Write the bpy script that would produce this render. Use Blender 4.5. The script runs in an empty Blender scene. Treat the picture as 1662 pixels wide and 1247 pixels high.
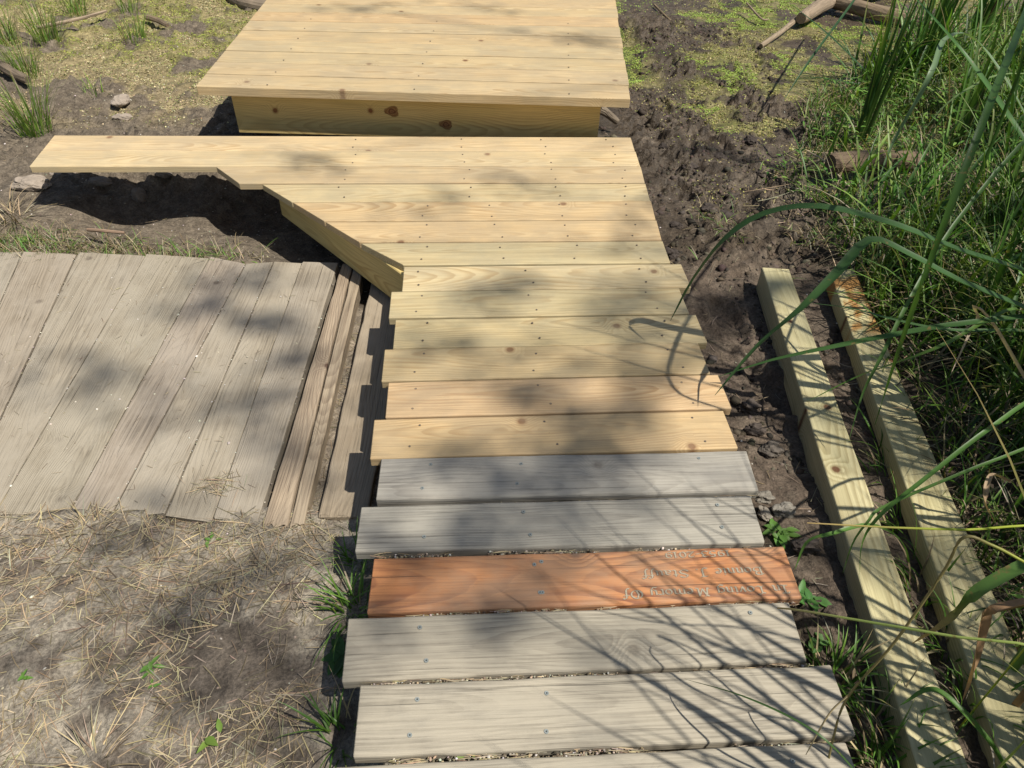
import bpy, math, random
import numpy as np
from mathutils import Matrix, Vector
random.seed(7)
RNG = np.random.default_rng(11)
SC = bpy.context.scene
COL = SC.collection
R = math.radians

# ---------------------------------------------------------------- camera, sky, sun, exposure
CAM = np.array([0.0, -3.0942, 1.3838])
FPX, PITCH, YAW, ROLL = 1211.8, 0.7399, 0.0841, 0.0377
_f = np.array([math.sin(YAW)*math.cos(PITCH), math.cos(YAW)*math.cos(PITCH), -math.sin(PITCH)])
_r0 = np.array([math.cos(YAW), -math.sin(YAW), 0.0]); _u0 = np.cross(_r0, _f)
_r = math.cos(ROLL)*_r0 + math.sin(ROLL)*_u0
_u = -math.sin(ROLL)*_r0 + math.cos(ROLL)*_u0
cam_data = bpy.data.cameras.new('camera'); cam = bpy.data.objects.new('camera', cam_data); COL.objects.link(cam)
cam_data.sensor_width = 36.0; cam_data.lens = FPX/1662*36.0; cam_data.clip_start = 0.02; cam_data.clip_end = 400
m = Matrix(((_r[0], _u[0], -_f[0]), (_r[1], _u[1], -_f[1]), (_r[2], _u[2], -_f[2]))).to_4x4()
m.translation = Vector(CAM); cam.matrix_world = m
SC.camera = cam

SUN = np.array([0.48, -0.33, 1.0]); SUN /= np.linalg.norm(SUN)      # towards the sun
sun_el = math.asin(SUN[2]); sun_az = math.atan2(SUN[0], SUN[1])
w = bpy.data.worlds.new('World'); SC.world = w; w.use_nodes = True
nt = w.node_tree; sky = nt.nodes.new('ShaderNodeTexSky'); sky.sky_type = 'NISHITA'; sky.sun_disc = False
sky.sun_elevation = sun_el; sky.sun_rotation = sun_az; sky.air_density = 1.2; sky.dust_density = 1.5
nt.links.new(sky.outputs[0], nt.nodes['Background'].inputs[0]); nt.nodes['Background'].inputs[1].default_value = 0.065
sl = bpy.data.lights.new('sun', 'SUN'); so = bpy.data.objects.new('sun', sl); COL.objects.link(so)
sl.energy = 5.0; sl.angle = R(0.6); sl.color = (1.0, 0.95, 0.86)
so.rotation_euler = Vector(SUN).to_track_quat('Z', 'Y').to_euler(); so.location = (6, 1, 10)
SC.view_settings.view_transform = 'Standard'; SC.view_settings.look = 'None'
SC.view_settings.exposure = 0.27; SC.view_settings.gamma = 1.0

def at(px, py, z=0.0):
    """point of the place at height z that the photograph shows at (px, py)"""
    d = _f + _r*(px-831)/FPX - _u*(py-623.5)/FPX
    return CAM + (z-CAM[2])/d[2]*d
def topx(P):
    d = np.asarray(P)-CAM; zz = d@_f; zz = np.where(zz > 0.05, zz, 0.05)
    return 831+FPX*(d@_r)/zz, 623.5-FPX*(d@_u)/zz, zz
def in_view(P, mrg=180):
    x, y, zz = topx(P)
    return (zz > 0.06) & (x > -mrg) & (x < 1662+mrg) & (y > -mrg) & (y < 1247+mrg)

# ---------------------------------------------------------------- noise
def _h(ix, iy, s):
    n = (ix.astype(np.int64)*374761393 + iy.astype(np.int64)*668265263 + s*1442695041) & 0x7fffffff
    n = ((n ^ (n >> 13))*1274126177) & 0x7fffffff
    return ((n ^ (n >> 16)) & 0xffff)/65535.0
def vn(x, y, s=0):
    ix = np.floor(x); iy = np.floor(y); fx = x-ix; fy = y-iy
    fx = fx*fx*(3-2*fx); fy = fy*fy*(3-2*fy)
    a = _h(ix, iy, s); b = _h(ix+1, iy, s); c = _h(ix, iy+1, s); d = _h(ix+1, iy+1, s)
    return (a*(1-fx)+b*fx)*(1-fy)+(c*(1-fx)+d*fx)*fy
def fbm(x, y, f, o=4, s=0, g=0.5):
    t = 0; a = 1; n = 0
    for k in range(o):
        t = t+a*vn(x*f+17.3*k, y*f-9.1*k, s+k); n += a; a *= g; f *= 2.03
    return t/n
def worley(x, y, f, s=0):
    x = x*f; y = y*f; ix = np.floor(x); iy = np.floor(y); best = np.full(x.shape, 9.0); hid = np.zeros(x.shape)
    for dx in (-1, 0, 1):
        for dy in (-1, 0, 1):
            cx = ix+dx; cy = iy+dy
            px = cx+_h(cx, cy, s+5); py = cy+_h(cx, cy, s+9)
            d = np.hypot(px-x, py-y); k = d < best
            hid = np.where(k, _h(cx, cy, s+3), hid); best = np.where(k, d, best)
    return best, hid
def ss(a, b, x):
    t = np.clip((x-a)/(b-a), 0, 1); return t*t*(3-2*t)

# ---------------------------------------------------------------- helpers
def link(o, parent=None):
    COL.objects.link(o)
    if parent is not None: o.parent = parent
    return o
def tag(o, label=None, cat=None, group=None, kind=None):
    if label: o['label'] = label
    if cat: o['category'] = cat
    if group: o['group'] = group
    if kind: o['kind'] = kind
    return o
def empty(name, loc, label, cat, group=None):
    o = bpy.data.objects.new(name, None); o.empty_display_size = 0.05; o.location = loc; link(o)
    return tag(o, label, cat, group)
def npmesh(name, V, F, mat, col=None, attrs=None, parent=None, smooth=False, origin=None):
    """one mesh object; F is (n,k) with k = 3 or 4, or a list of polygons"""
    V = np.asarray(V, dtype=np.float32)
    if origin is not None: V = V-np.asarray(origin, dtype=np.float32)
    me = bpy.data.meshes.new(name)
    if isinstance(F, np.ndarray):
        n, k = F.shape
        me.vertices.add(len(V)); me.vertices.foreach_set('co', V.ravel())
        me.loops.add(n*k); me.loops.foreach_set('vertex_index', F.astype(np.int32).ravel())
        me.polygons.add(n); me.polygons.foreach_set('loop_start', np.arange(0, n*k, k, dtype=np.int32))
        me.update(calc_edges=True)
    else:
        me.from_pydata(V.tolist(), [], F)
    if smooth: me.polygons.foreach_set('use_smooth', np.ones(len(me.polygons), dtype=bool))
    if col is not None:
        a = me.color_attributes.new('tint', 'FLOAT_COLOR', 'POINT')
        c = np.ones((len(V), 4), dtype=np.float32); c[:, :3] = col; a.data.foreach_set('color', c.ravel())
    for nme, arr in (attrs or {}).items():
        arr = np.asarray(arr, dtype=np.float32)
        if arr.ndim == 2:
            a = me.attributes.new(nme, 'FLOAT_VECTOR', 'POINT'); a.data.foreach_set('vector', arr.ravel())
        else:
            a = me.attributes.new(nme, 'FLOAT', 'POINT'); a.data.foreach_set('value', arr)
    me.validate(); me.update()
    me.materials.append(mat)
    o = bpy.data.objects.new(name, me); link(o, parent)
    if origin is not None: o.location = [float(q) for q in origin]
    return o

# ---------------------------------------------------------------- materials
class N:
    def __init__(s, name):
        s.m = bpy.data.materials.new(name); s.m.use_nodes = True; s.t = s.m.node_tree
        s.b = s.t.nodes['Principled BSDF']; s.out = s.t.nodes['Material Output']
    def n(s, typ, **k):
        x = s.t.nodes.new('ShaderNode'+typ)
        for a, v in k.items(): setattr(x, a, v)
        return x
    def L(s, a, b): s.t.links.new(a, b)
    def put(s, sock, v):
        if hasattr(v, 'is_linked') or hasattr(v, 'links'): s.L(v, sock)
        else: sock.default_value = v
    def math(s, op, a, b=0.0, c=None, clamp=False):
        x = s.n('Math', operation=op, use_clamp=clamp); s.put(x.inputs[0], a); s.put(x.inputs[1], b)
        if c is not None: s.put(x.inputs[2], c)
        return x.outputs[0]
    def mr(s, v, a, b, c=0.0, d=1.0, smooth=True):
        x = s.n('MapRange', interpolation_type='SMOOTHSTEP' if smooth else 'LINEAR')
        s.put(x.inputs[0], v)
        for i, q in enumerate((a, b, c, d)): s.put(x.inputs[i+1], q)
        return x.outputs[0]
    def mix(s, f, a, b, mode='MIX'):
        x = s.n('Mix', data_type='RGBA', blend_type=mode); s.put(x.inputs[0], f); s.put(x.inputs[6], a); s.put(x.inputs[7], b)
        return x.outputs[2]
    def noise(s, vec, sc, det=3, rough=0.55, dist=0.0):
        x = s.n('TexNoise'); s.put(x.inputs['Vector'], vec); x.inputs['Scale'].default_value = sc
        x.inputs['Detail'].default_value = det; x.inputs['Roughness'].default_value = rough; x.inputs['Distortion'].default_value = dist
        return x.outputs[0]
    def vmul(s, vec, k):
        x = s.n('VectorMath', operation='MULTIPLY'); s.put(x.inputs[0], vec); x.inputs[1].default_value = k; return x.outputs[0]
    def bump(s, h, strength=0.5, dist=0.002, nrm=None):
        x = s.n('Bump'); x.inputs['Strength'].default_value = strength; x.inputs['Distance'].default_value = dist
        s.put(x.inputs['Height'], h)
        if nrm is not None: s.L(nrm, x.inputs['Normal'])
        return x.outputs[0]
    def attr(s, name, out='Vector'):
        x = s.n('Attribute', attribute_name=name); return x.outputs[out]
C4 = lambda c: (c[0], c[1], c[2], 1.0)

def wood(name, early, late, knotc, contrast=0.7, ringw=0.0062, grey=0.0, crack=0.25, rough=0.62, bumpd=0.0006, knots=0.72, stain=0.3, stainc=(.3, .24, .15), dirt=0.0, dirtc=(.3, .26, .2), streak=.28):
    """sawn softwood: rings cut by the board's faces (attribute wc = metres along, across, deep from the pith)"""
    k = N(name); p = k.attr('wc'); tint = k.attr('tint', 'Color')
    sep = k.n('SeparateXYZ'); k.L(p, sep.inputs[0]); u, v, d = sep.outputs
    pu = k.n('CombineXYZ'); k.L(u, pu.inputs[0])
    wob = k.noise(pu.outputs[0], 0.9, 1); wob2 = k.noise(k.vmul(pu.outputs[0], (1, 1, 1)), 2.3, 2)
    dd = k.math('ADD', d, k.math('MULTIPLY', k.math('SUBTRACT', wob, 0.5), 0.16))
    vv = k.math('ADD', v, k.math('MULTIPLY', k.math('SUBTRACT', wob2, 0.5), 0.04))
    r = k.math('SQRT', k.math('ADD', k.math('MULTIPLY', dd, dd), k.math('MULTIPLY', vv, vv)))
    n1 = k.noise(k.vmul(p, (1.5, 9, 9)), 1.0, 2); n2 = k.noise(k.vmul(p, (5, 40, 40)), 1.0, 2)
    r = k.math('ADD', r, k.math('MULTIPLY', n1, 0.022)); r = k.math('ADD', r, k.math('MULTIPLY', n2, 0.004))
    vo = k.n('TexVoronoi', voronoi_dimensions='2D'); k.L(p, vo.inputs['Vector']); vo.inputs['Scale'].default_value = 4.6
    vc = k.n('SeparateColor'); k.L(vo.outputs['Color'], vc.inputs[0])
    gate = k.math('GREATER_THAN', vc.outputs[0], knots)
    kd = k.math('DIVIDE', vo.outputs['Distance'], 4.6)
    kd = k.math('ADD', kd, k.math('MULTIPLY', k.math('SUBTRACT', k.noise(k.vmul(p, (60, 90, 60)), 1.0, 2), .5), 0.006))
    near = k.math('MULTIPLY', gate, k.mr(kd, 0.0, 0.055, 1, 0))
    r = k.math('ADD', r, k.math('MULTIPLY', near, 0.022))
    ph = k.math('FRACT', k.math('DIVIDE', r, ringw))
    late_m = k.math('MULTIPLY', k.mr(ph, 0.25, 0.86, 0, 1), k.mr(ph, 0.92, 1.0, 1, 0))
    late_m = k.math('MULTIPLY', late_m, k.mr(k.noise(k.vmul(p, (2, 14, 14)), 1.0, 2), 0.3, 0.65, 0.25, 1.0))
    fib = k.noise(k.vmul(p, (14, 520, 520)), 1.0, 3, .6)
    fib2 = k.noise(k.vmul(p, (4, 150, 150)), 1.0, 3, .6)
    colr = k.mix(k.math('MULTIPLY', late_m, contrast), C4(early), C4(late))
    blot = k.noise(k.vmul(p, (3.5, 9, 9)), 1.0, 4, .6)
    colr = k.mix(k.math('MULTIPLY', k.mr(blot, 0.42, 0.75), stain), colr, C4(stainc))
    colr = k.mix(k.mr(fib, 0.35, 0.7, 0.0, 0.22), colr, C4([c*0.55 for c in early]))
    colr = k.mix(k.mr(fib2, 0.5, 0.75, 0.0, 0.18), colr, C4([min(1, c*1.35) for c in early]))
    kcore = k.math('MULTIPLY', gate, k.mr(kd, 0.007, 0.0125, 1, 0)); kring = k.math('MULTIPLY', gate, k.mr(kd, 0.010, 0.020, 0.6, 0))
    colr = k.mix(kring, colr, C4([(a+b)/2 for a, b in zip(late, knotc)])); colr = k.mix(kcore, colr, C4(knotc))
    st1 = k.noise(k.vmul(p, (3.0, 210, 210)), 1.0, 3, .65); st2 = k.noise(k.vmul(p, (1.6, 70, 70)), 1.0, 3, .6)
    colr = k.mix(k.mr(st1, .46, .70, 0, streak), colr, C4([c*.50 for c in late]))
    colr = k.mix(k.mr(st2, .50, .72, 0, streak*.6), colr, C4([c*.8 for c in late]))
    cr = k.noise(k.vmul(p, (2.2, 120, 120)), 1.0, 2, .5)
    crm = k.math('MULTIPLY', k.mr(cr, 0.66, 0.72, 0, 1), crack)
    colr = k.mix(crm, colr, (0.05, 0.04, 0.03, 1))
    spot = k.noise(k.vmul(p, (160, 200, 200)), 1.0, 2, .7)
    colr = k.mix(k.mr(spot, 0.70, 0.78, 0, 0.35), colr, (0.08, 0.06, 0.045, 1))
    if dirt > 0:
        dn = k.noise(k.vmul(p, (6, 8, 8)), 1.0, 5, .65)
        colr = k.mix(k.mr(dn, 0.35, 0.68, 0, dirt), colr, C4(dirtc))
    colr = k.mix(1.0, colr, tint, 'MULTIPLY')
    k.L(colr, k.b.inputs['Base Color'])
    k.L(k.mr(fib2, 0.2, 0.8, rough-0.08, rough+0.12), k.b.inputs['Roughness'])
    k.b.inputs['Specular IOR Level'].default_value = 0.28
    h = k.math('ADD', k.math('MULTIPLY', late_m, 0.6), k.math('MULTIPLY', fib, 0.5))
    h = k.math('SUBTRACT', k.math('SUBTRACT', h, k.math('MULTIPLY', st1, 1.2)), k.math('MULTIPLY', crm, 4.0))
    k.L(k.bump(h, 0.7, bumpd), k.b.inputs['Normal'])
    return k.m
M = {}
M['new'] = wood('pale_new_pine', (.55, .43, .255), (.36, .235, .115), (.19, .10, .05), contrast=.7, crack=.2, stain=.6, stainc=(.40, .325, .20), knots=.86, dirt=.45, dirtc=(.31, .265, .19), streak=.30)
M['fascia'] = wood('greenish_treated_pine', (.58, .45, .20), (.36, .235, .085), (.16, .065, .025), contrast=.7, crack=.15, stain=.5, stainc=(.42, .35, .14), knots=.8)
M['beam'] = wood('treated_timber', (.54, .48, .29), (.31, .25, .13), (.13, .06, .03), contrast=.7, ringw=.008, crack=.3, stain=.35, stainc=(.38, .33, .14), knots=.7)
M['grey'] = wood('weathered_grey_pine', (.37, .335, .27), (.20, .175, .14), (.12, .10, .08), contrast=.65, ringw=.0055, crack=.5, stain=.75, stainc=(.235, .22, .19), bumpd=.0013, rough=.75, dirt=.6, dirtc=(.40, .36, .285), knots=.8, streak=.6)
M['red'] = wood('red_stained_pine', (.50, .215, .085), (.17, .06, .035), (.12, .055, .035), contrast=.9, ringw=.0085, crack=.5, stain=.55, stainc=(.28, .17, .11), bumpd=.0013, rough=.65, dirt=.5, dirtc=(.34, .24, .155), knots=.75, streak=.4)
M['old'] = wood('old_trodden_wood', (.335, .285, .215), (.20, .165, .12), (.10, .075, .055), contrast=.5, ringw=.0048, crack=.45, stain=.5, stainc=(.28, .23, .165), bumpd=.0018, rough=.8, dirt=1.0, dirtc=(.335, .29, .225), knots=.88, streak=.6)
M['oldlight'] = wood('bleached_old_wood', (.37, .305, .22), (.18, .135, .095), (.09, .055, .04), contrast=.6, ringw=.0045, crack=1.0, stain=.5, stainc=(.27, .21, .15), bumpd=.0025, rough=.8, dirt=.3, dirtc=(.33, .28, .21), knots=.85, streak=.6)
M['bark'] = wood('grey_driftwood', (.30, .25, .19), (.12, .095, .07), (.07, .05, .04), contrast=.7, ringw=.009, crack=.8, stain=.6, stainc=(.16, .13, .10), bumpd=.004, rough=.85, dirt=.6, dirtc=(.20, .17, .13))

def tinted(name, rough=0.6, trans=0.0, spec=0.3, noise_sc=60, var=0.35, bumpd=0.0008, streak=False):
    k = N(name); t = k.attr('tint', 'Color'); g = k.n('NewGeometry').outputs['Position']
    n = k.noise(g, noise_sc, 3)
    c = k.mix(1.0, t, k.mix(n, (1-var, 1-var, 1-var, 1), (1+var, 1+var, 1+var, 1)), 'MULTIPLY')
    if name == 'green_blade':
        bl_ = k.noise(g, 38, 4, .65); c = k.mix(k.mr(bl_, .62, .70, 0, .75), c, (.22, .15, .06, 1))
    k.L(c, k.b.inputs['Base Color']); k.b.inputs['Roughness'].default_value = rough; k.b.inputs['Specular IOR Level'].default_value = spec
    if bumpd: k.L(k.bump(n, 0.6, bumpd), k.b.inputs['Normal'])
    if trans > 0:
        tr = k.n('BsdfTranslucent'); k.L(k.mix(1.0, c, (1.25, 1.35, .5, 1), 'MULTIPLY'), tr.inputs['Color'])
        mx = k.n('MixShader'); mx.inputs[0].default_value = trans
        k.L(k.b.outputs[0], mx.inputs[1]); k.L(tr.outputs[0], mx.inputs[2]); k.L(mx.outputs[0], k.out.inputs['Surface'])
    return k.m
M['leaf'] = tinted('green_blade', .45, .3, .4, 25, .22, .0004)
M['weed'] = tinted('weed_leaf', .5, .3, .35, 60, .25, .001)
M['straw'] = tinted('dry_straw', .6, .12, .3, 90, .25, 0)
M['speck'] = tinted('duckweed_speck', .55, 0, .3, 150, .2, 0)
M['stone'] = tinted('pebble', .8, 0, .2, 120, .35, .002)
M['screw'] = tinted('screw_metal', .45, 0, .5, 200, .3, 0); 
M['ink'] = tinted('carved_grey', .85, 0, .1, 260, .35, .0006)

def ground_mat():
    k = N('earth'); t = k.attr('tint', 'Color'); wet = k.attr('wet', 'Fac'); g = k.n('NewGeometry').outputs['Position']
    n1 = k.noise(g, 22, 6, .65); n2 = k.noise(g, 130, 5, .7); n3 = k.noise(g, 5, 4, .6)
    c = k.mix(1.0, t, k.mix(k.mr(n1, .25, .75), (.55, .54, .53, 1), (1.4, 1.4, 1.38, 1)), 'MULTIPLY')
    c = k.mix(1.0, c, k.mix(k.mr(n2, .3, .7), (.62, .62, .62, 1), (1.4, 1.4, 1.4, 1)), 'MULTIPLY')
    c = k.mix(1.0, c, k.mix(n3, (.75, .77, .8, 1), (1.25, 1.23, 1.2, 1)), 'MULTIPLY')
    k.L(c, k.b.inputs['Base Color'])
    k.L(k.mr(wet, 0, 1, .95, .42), k.b.inputs['Roughness']); k.b.inputs['Specular IOR Level'].default_value = .25
    vo = k.n('TexVoronoi'); k.L(g, vo.inputs['Vector']); vo.inputs['Scale'].default_value = 45
    h = k.math('ADD', k.math('MULTIPLY', n1, 2.0), k.math('ADD', k.math('MULTIPLY', n2, .6), k.math('MULTIPLY', vo.outputs['Distance'], .5)))
    k.L(k.bump(h, .9, .008), k.b.inputs['Normal'])
    return k.m
M['earth'] = ground_mat()
def water_mat():
    k = N('pond_water'); k.b.inputs['Base Color'].default_value = (.045, .045, .012, 1); k.b.inputs['Roughness'].default_value = .3; k.b.inputs['Specular IOR Level'].default_value = .15
    g = k.n('NewGeometry').outputs['Position']; k.L(k.bump(k.noise(g, 12, 2), .15, .003), k.b.inputs['Normal']); return k.m
M['water'] = water_mat()

# ---------------------------------------------------------------- terrain
CP = np.array([(-1, -2.3, -.155), (-.5, -2.5, -.145), (-.38, -2.2, -.145), (-1.6, -2.1, -.17), (-.9, -1.4, -.23), (-.9, -.95, -.23), (-.7, -1.8, -.22), (-.6, -1.9, -.184), (-1.1, -1.9, -.184), (-.85, -1.92, -.184), (-1.35, -1.9, -.184), (-.9, -.60, -.215), (-1.6, -.45, -.215), (-1.3, -.4, -.23),
 (-1.15, -.3, -.27), (-.7, -.4, -.285), (-.3, -.75, -.28), (-.9, -.15, -.335), (-1.4, -.15, -.325), (-1.75, -.2, -.20), (-1.4, .12, -.275), (-1.1, .15, -.275), (-1.2, .5, -.22), (-1.5, .8, -.22), (-2.3, .8, -.23), (-1.2, 1.6, -.28),
 (-2.5, 2, -.27), (-3, 0, -.2), (.2, -.5, -.28), (.2, -1.2, -.24), (.2, -1.8, -.18), (.2, -2.05, -.075), (.2, -2.6, -.065), (.2, -2.3, -.065), (-.31, -1, -.23), (-.31, -1.8, -.215),
 (.85, -2.5, -.13), (.78, -2.1, -.12), (.85, -1.7, -.15), (.85, -1.2, -.16), (1, -1.3, -.155), (1.1, -.8, -.155), (.9, -.5, -.18), (1, .1, -.24), (1.6, .3, -.26), (1.2, 1, -.3), (1.8, 1.8, -.3), (2.2, 1, -.28),
 (1.02, 1.7, -.36), (1.0, 2.0, -.39), (1.0, 2.5, -.39), (1.38, 2.4, -.30), (1.3, 1.5, -.30), (1.38, 1.9, -.30), (1.25, 1.75, -.32), (1.25, 2.8, -.32), (1.15, 1.3, -.30), (1.8, -.5, -.14), (1.6, -1.5, -.13), (2.5, -.5, -.1), (3, 1, -.18), (4, 2, -.2), (0, 1, -.26), (-.3, .2, -.2), (.4, .1, -.2), (1.1, -2.2, -.15), (-1, -3.5, -.15), (1, -3.5, -.1)])
def base_z(x, y):
    w_ = 0; s_ = 0
    for a, b, c in CP:
        k = 1/((x-a)**2+(y-b)**2+.004)**1.7
        w_ = w_+k; s_ = s_+k*c
    return s_/w_
def masks(x, y):
    n = fbm(x, y, 2.2, 4, 40); n2 = fbm(x, y, 7, 4, 60)
    left = ss(.1, -.3, x)
    fg = left*ss(-1.6, -1.85, y+.1*(n-.5))                              # dry trodden soil, left foreground
    bd = x-(1.42+.10*np.clip(y-.9, -.2, 3)-.25*np.exp(-((y-1.15)/.3)**2)+.55*np.exp(-((y+.1)/.45)**2))+.5*(n-.5)+.25*(n2-.5)
    grn_r = ss(-.06, .14, bd)*ss(.45, .54, n*.45+n2*.55+.015)*ss(-.35, .2, y)
    pool = ss(.12, -.02, x-1.17-.12*(n2-.5))*ss(1.2, 1.45, y)*ss(.85, .9, x)
    grn_r = np.maximum(grn_r, pool*ss(.35, .5, n2))
    grn_l = ss(.40, .50, n2*.6+n*.4-.0)*ss(.9, 1.5, y+.4*x+.6)*ss(-.3, -.7, x)*ss(.2, 1.0, y)
    yel_l = ss(.44, .56, n2*.6+n*.4)*ss(.45, .8, y)*ss(-1.0, -1.35, x)
    return n, n2, left, fg, grn_r, grn_l, yel_l
def axis(a, b, step, far):
    c = list(np.arange(a, b, step)); s_ = step
    hi = b
    while hi < far:
        c.append(hi); s_ *= 1.16; hi += s_
    lo = a; s_ = step; pre = []
    while lo > -far:
        s_ *= 1.16; lo -= s_; pre.append(lo)
    return np.array(pre[::-1]+c)
gx = axis(-3.2, 3.8, .0125, 70); gy = axis(-2.85, 3.2, .0125, 70)
X, Y = np.meshgrid(gx, gy)
def terrain(x, y):
    z = base_z(np.clip(x, -5, 6), np.clip(y, -4, 5))
    n, n2, left, fg, gr, gl, yl = masks(x, y)
    wx = x+.03*(fbm(x, y, 16, 3, 3)-.5)*2; wy = y+.03*(fbm(x, y, 16, 3, 8)-.5)*2
    w1, h1 = worley(wx, wy, 11, 1); w2, h2 = worley(wx, wy, 26, 2); w3, h3 = worley(wx, wy, 55, 4)
    churn = ss(.75, .95, x)*ss(3.2, 2.4, y)*(.3+.7*ss(-1.0, -.6, y))*(1-.7*np.clip(gr, 0, 1))*ss(2.4, 1.8, x)
    churn = churn+.6*ss(.68, .74, x)*ss(.86, .8, x)*ss(-1.45, -1.6, y)
    wx = wx+.05*(fbm(x, y, 7, 3, 103)-.5)*2; wy = wy+.05*(fbm(x, y, 7, 3, 108)-.5)*2; rg = 1-np.abs(2*fbm(wx, wy, 9, 5, 44, .6)-1); rg2 = 1-np.abs(2*fbm(wx, wy, 24, 4, 47, .6)-1)
    lump = .055*(rg-.55)*1.3+.022*(rg2-.6)+np.clip(1-w1, 0, 1)*h1*.024+np.clip(1-w2, 0, 1)*h2*.018+np.clip(1-w3, 0, 1)*h3*.009
    z = z+churn*(lump-.028+.012*(fbm(x, y, 40, 4, 88)-.5)*2)*(.45+1.3*ss(.4, .65, fbm(x, y, 3, 3, 77)))
    # bank of broken clods under the overhanging board, and rough mud left of the platform
    bank = np.exp(-((y-.12)/.14)**2)*ss(-.75, -1.0, x)*ss(-2.0, -1.7, x)
    z = z+bank*(lump*1.2-.01)
    rl = ss(.0, .2, y)*ss(-.6, -.8, x)
    z = z+rl*(lump*.85+.05*(n-.5))*(1-.5*yl)
    z = z+(fbm(x, y, 9, 5, 21)-.5)*.022*(1-.6*ss(.4, .0, np.abs(x-.22)-.35))+(fbm(x, y, 60, 3, 31)-.5)*.006
    z = z+fg*((fbm(x, y, 14, 4, 91)-.5)*.028-.004*ss(.1, .02, worley(wx, wy, 13, 6)[0]))
    for fx_, fy_, fa in ((.98, -.05, .3), (1.12, .38, -.4), (1.0, .75, .2), (1.3, .55, .5), (1.25, -.28, -.2), (1.45, .12, .9), (1.15, 1.05, -.1), (.9, -1.12, .1), (.93, -1.45, .15)):
        c_, s_ = math.cos(fa), math.sin(fa); lx_ = (x-fx_)*c_+(y-fy_)*s_; ly_ = -(x-fx_)*s_+(y-fy_)*c_
        e = np.hypot(lx_/.05, ly_/.135)+.35*(fbm(x, y, 18, 3, 55)-.5)
        z = z-.028*ss(1.05, .75, e)+.014*np.exp(-((e-1.2)/.18)**2)
    dist = np.hypot(x, y)
    z = z+ss(6, 20, dist)*(fbm(x, y, .15, 3, 5)-.4)*1.2
    # leave the planks and boards room
    pd = ss(-.35, -.37, x)*ss(-1.95, -1.85, x)*ss(-1.835, -1.815, y)*ss(-.66, -.69, y)
    z = np.where(pd > .5, np.minimum(z, -.222), z)
    bw = ss(-.26, -.24, x)*ss(.72, .70, x)*ss(-1.9, -1.95, y)
    z = np.where(bw > .3, np.minimum(z, -.045), z)
    sp = (x > -.40)*(x < -.16)*(y > -1.84)*(y < -.8)
    z = np.where(sp, np.minimum(z, -.215), z)
    return z
Z = terrain(X, Y)
def gz(x, y):
    """height of the ground sheet"""
    x = np.asarray(x, float); y = np.asarray(y, float)
    i = np.clip(np.searchsorted(gx, x)-1, 0, len(gx)-2); j = np.clip(np.searchsorted(gy, y)-1, 0, len(gy)-2)
    fx = np.clip((x-gx[i])/(gx[i+1]-gx[i]), 0, 1); fy = np.clip((y-gy[j])/(gy[j+1]-gy[j]), 0, 1)
    return (Z[j, i]*(1-fx)+Z[j, i+1]*fx)*(1-fy)+(Z[j+1, i]*(1-fx)+Z[j+1, i+1]*fx)*fy
def build_ground():
    x = X.ravel(); y = Y.ravel(); z = Z.ravel()
    n, n2, left, fg, gr, gl, yl = masks(x, y)
    n3 = fbm(x, y, 20, 4, 70)
    mud = np.array([.062, .047, .033]); mudl = np.array([.135, .11, .082]); dry = np.array([.275, .24, .19]); dark = np.array([.10, .082, .065])
    c = np.tile(mud, (len(x), 1))
    lf = ss(-.3, -.75, x)[:, None]
    c = c*(1-lf)+lf*mudl
    tl = (ss(.56, .44, n)*ss(-1.1, -.8, x)*ss(.3, .9, y)*.7)[:, None]; c = c*(1-tl)+tl*mud*1.4
    f = fg[:, None]; k_ = ss(.42, .58, n3*.4+n2*.35+n*.25)[:, None]; fgc = dry*.95*k_+dark*1.2*(1-k_); c = c*(1-f)+f*fgc
    # gap ground by the sleeper plank and pale dust near the walkway's left
    s_ = (ss(-.1, -.35, x)*ss(-.85, -.95, y)*(1-fg)*ss(-1.0, -.5, x))[:, None]; c = c*(1-s_)+s_*np.array([.2, .165, .125])
    rr = (ss(.7, .8, x)*ss(-.6, -.9, y)*ss(1.4, 1.2, x))[:, None]; c = c*(1-rr)+rr*(np.array([.105, .08, .06])*(.8+.5*n3[:, None]))
    lb = (ss(.52, .6, n3)*ss(.6, .8, x)*ss(1.2, .4, y)*.6)[:, None]; c = c*(1-lb)+lb*np.array([.125, .10, .075])
    g = (gr*.85)[:, None]; c = c*(1-g)+g*(np.array([.15, .155, .040])*(1-ss(.4, .62, n2)[:, None])+np.array([.20, .175, .075])*ss(.4, .62, n2)[:, None])
    g = (gl*.8)[:, None]; c = c*(1-g)+g*np.array([.17, .17, .045])
    g = (yl*.8)[:, None]; c = c*(1-g)+g*np.array([.25, .20, .11])
    rv = (ss(1.35, 1.7, x)*ss(.3, -.2, y))[:, None]; c = c*(1-rv)+rv*np.array([.07, .065, .04])
    under = (ss(-.24, -.22, x)*ss(.7, .68, x)*ss(-1.9, -1.96, y))[:, None]; c = c*(1-under)+under*np.array([.30, .25, .18])
    far = ss(5, 9, np.hypot(x, y))[:, None]; c = c*(1-far)+far*np.array([.07, .09, .03])
    wet = np.clip(ss(.0, .8, x)*ss(-1, .2, y)*.9, 0, 1)
    nx, ny = len(gx), len(gy); idx = np.arange(nx*ny).reshape(ny, nx)
    F = np.stack([idx[:-1, :-1].ravel(), idx[:-1, 1:].ravel(), idx[1:, 1:].ravel(), idx[1:, :-1].ravel()], 1)
    o = npmesh('ground', np.stack([x, y, z], 1), F, M['earth'], col=c, attrs={'wet': wet}, smooth=True)
    tag(o, kind='structure')
build_ground()
WZ = -.345
a = np.linspace(0, 2*np.pi, 60, endpoint=False); rad = 1+.18*np.sin(3*a+1)+.1*np.sin(7*a)
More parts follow.
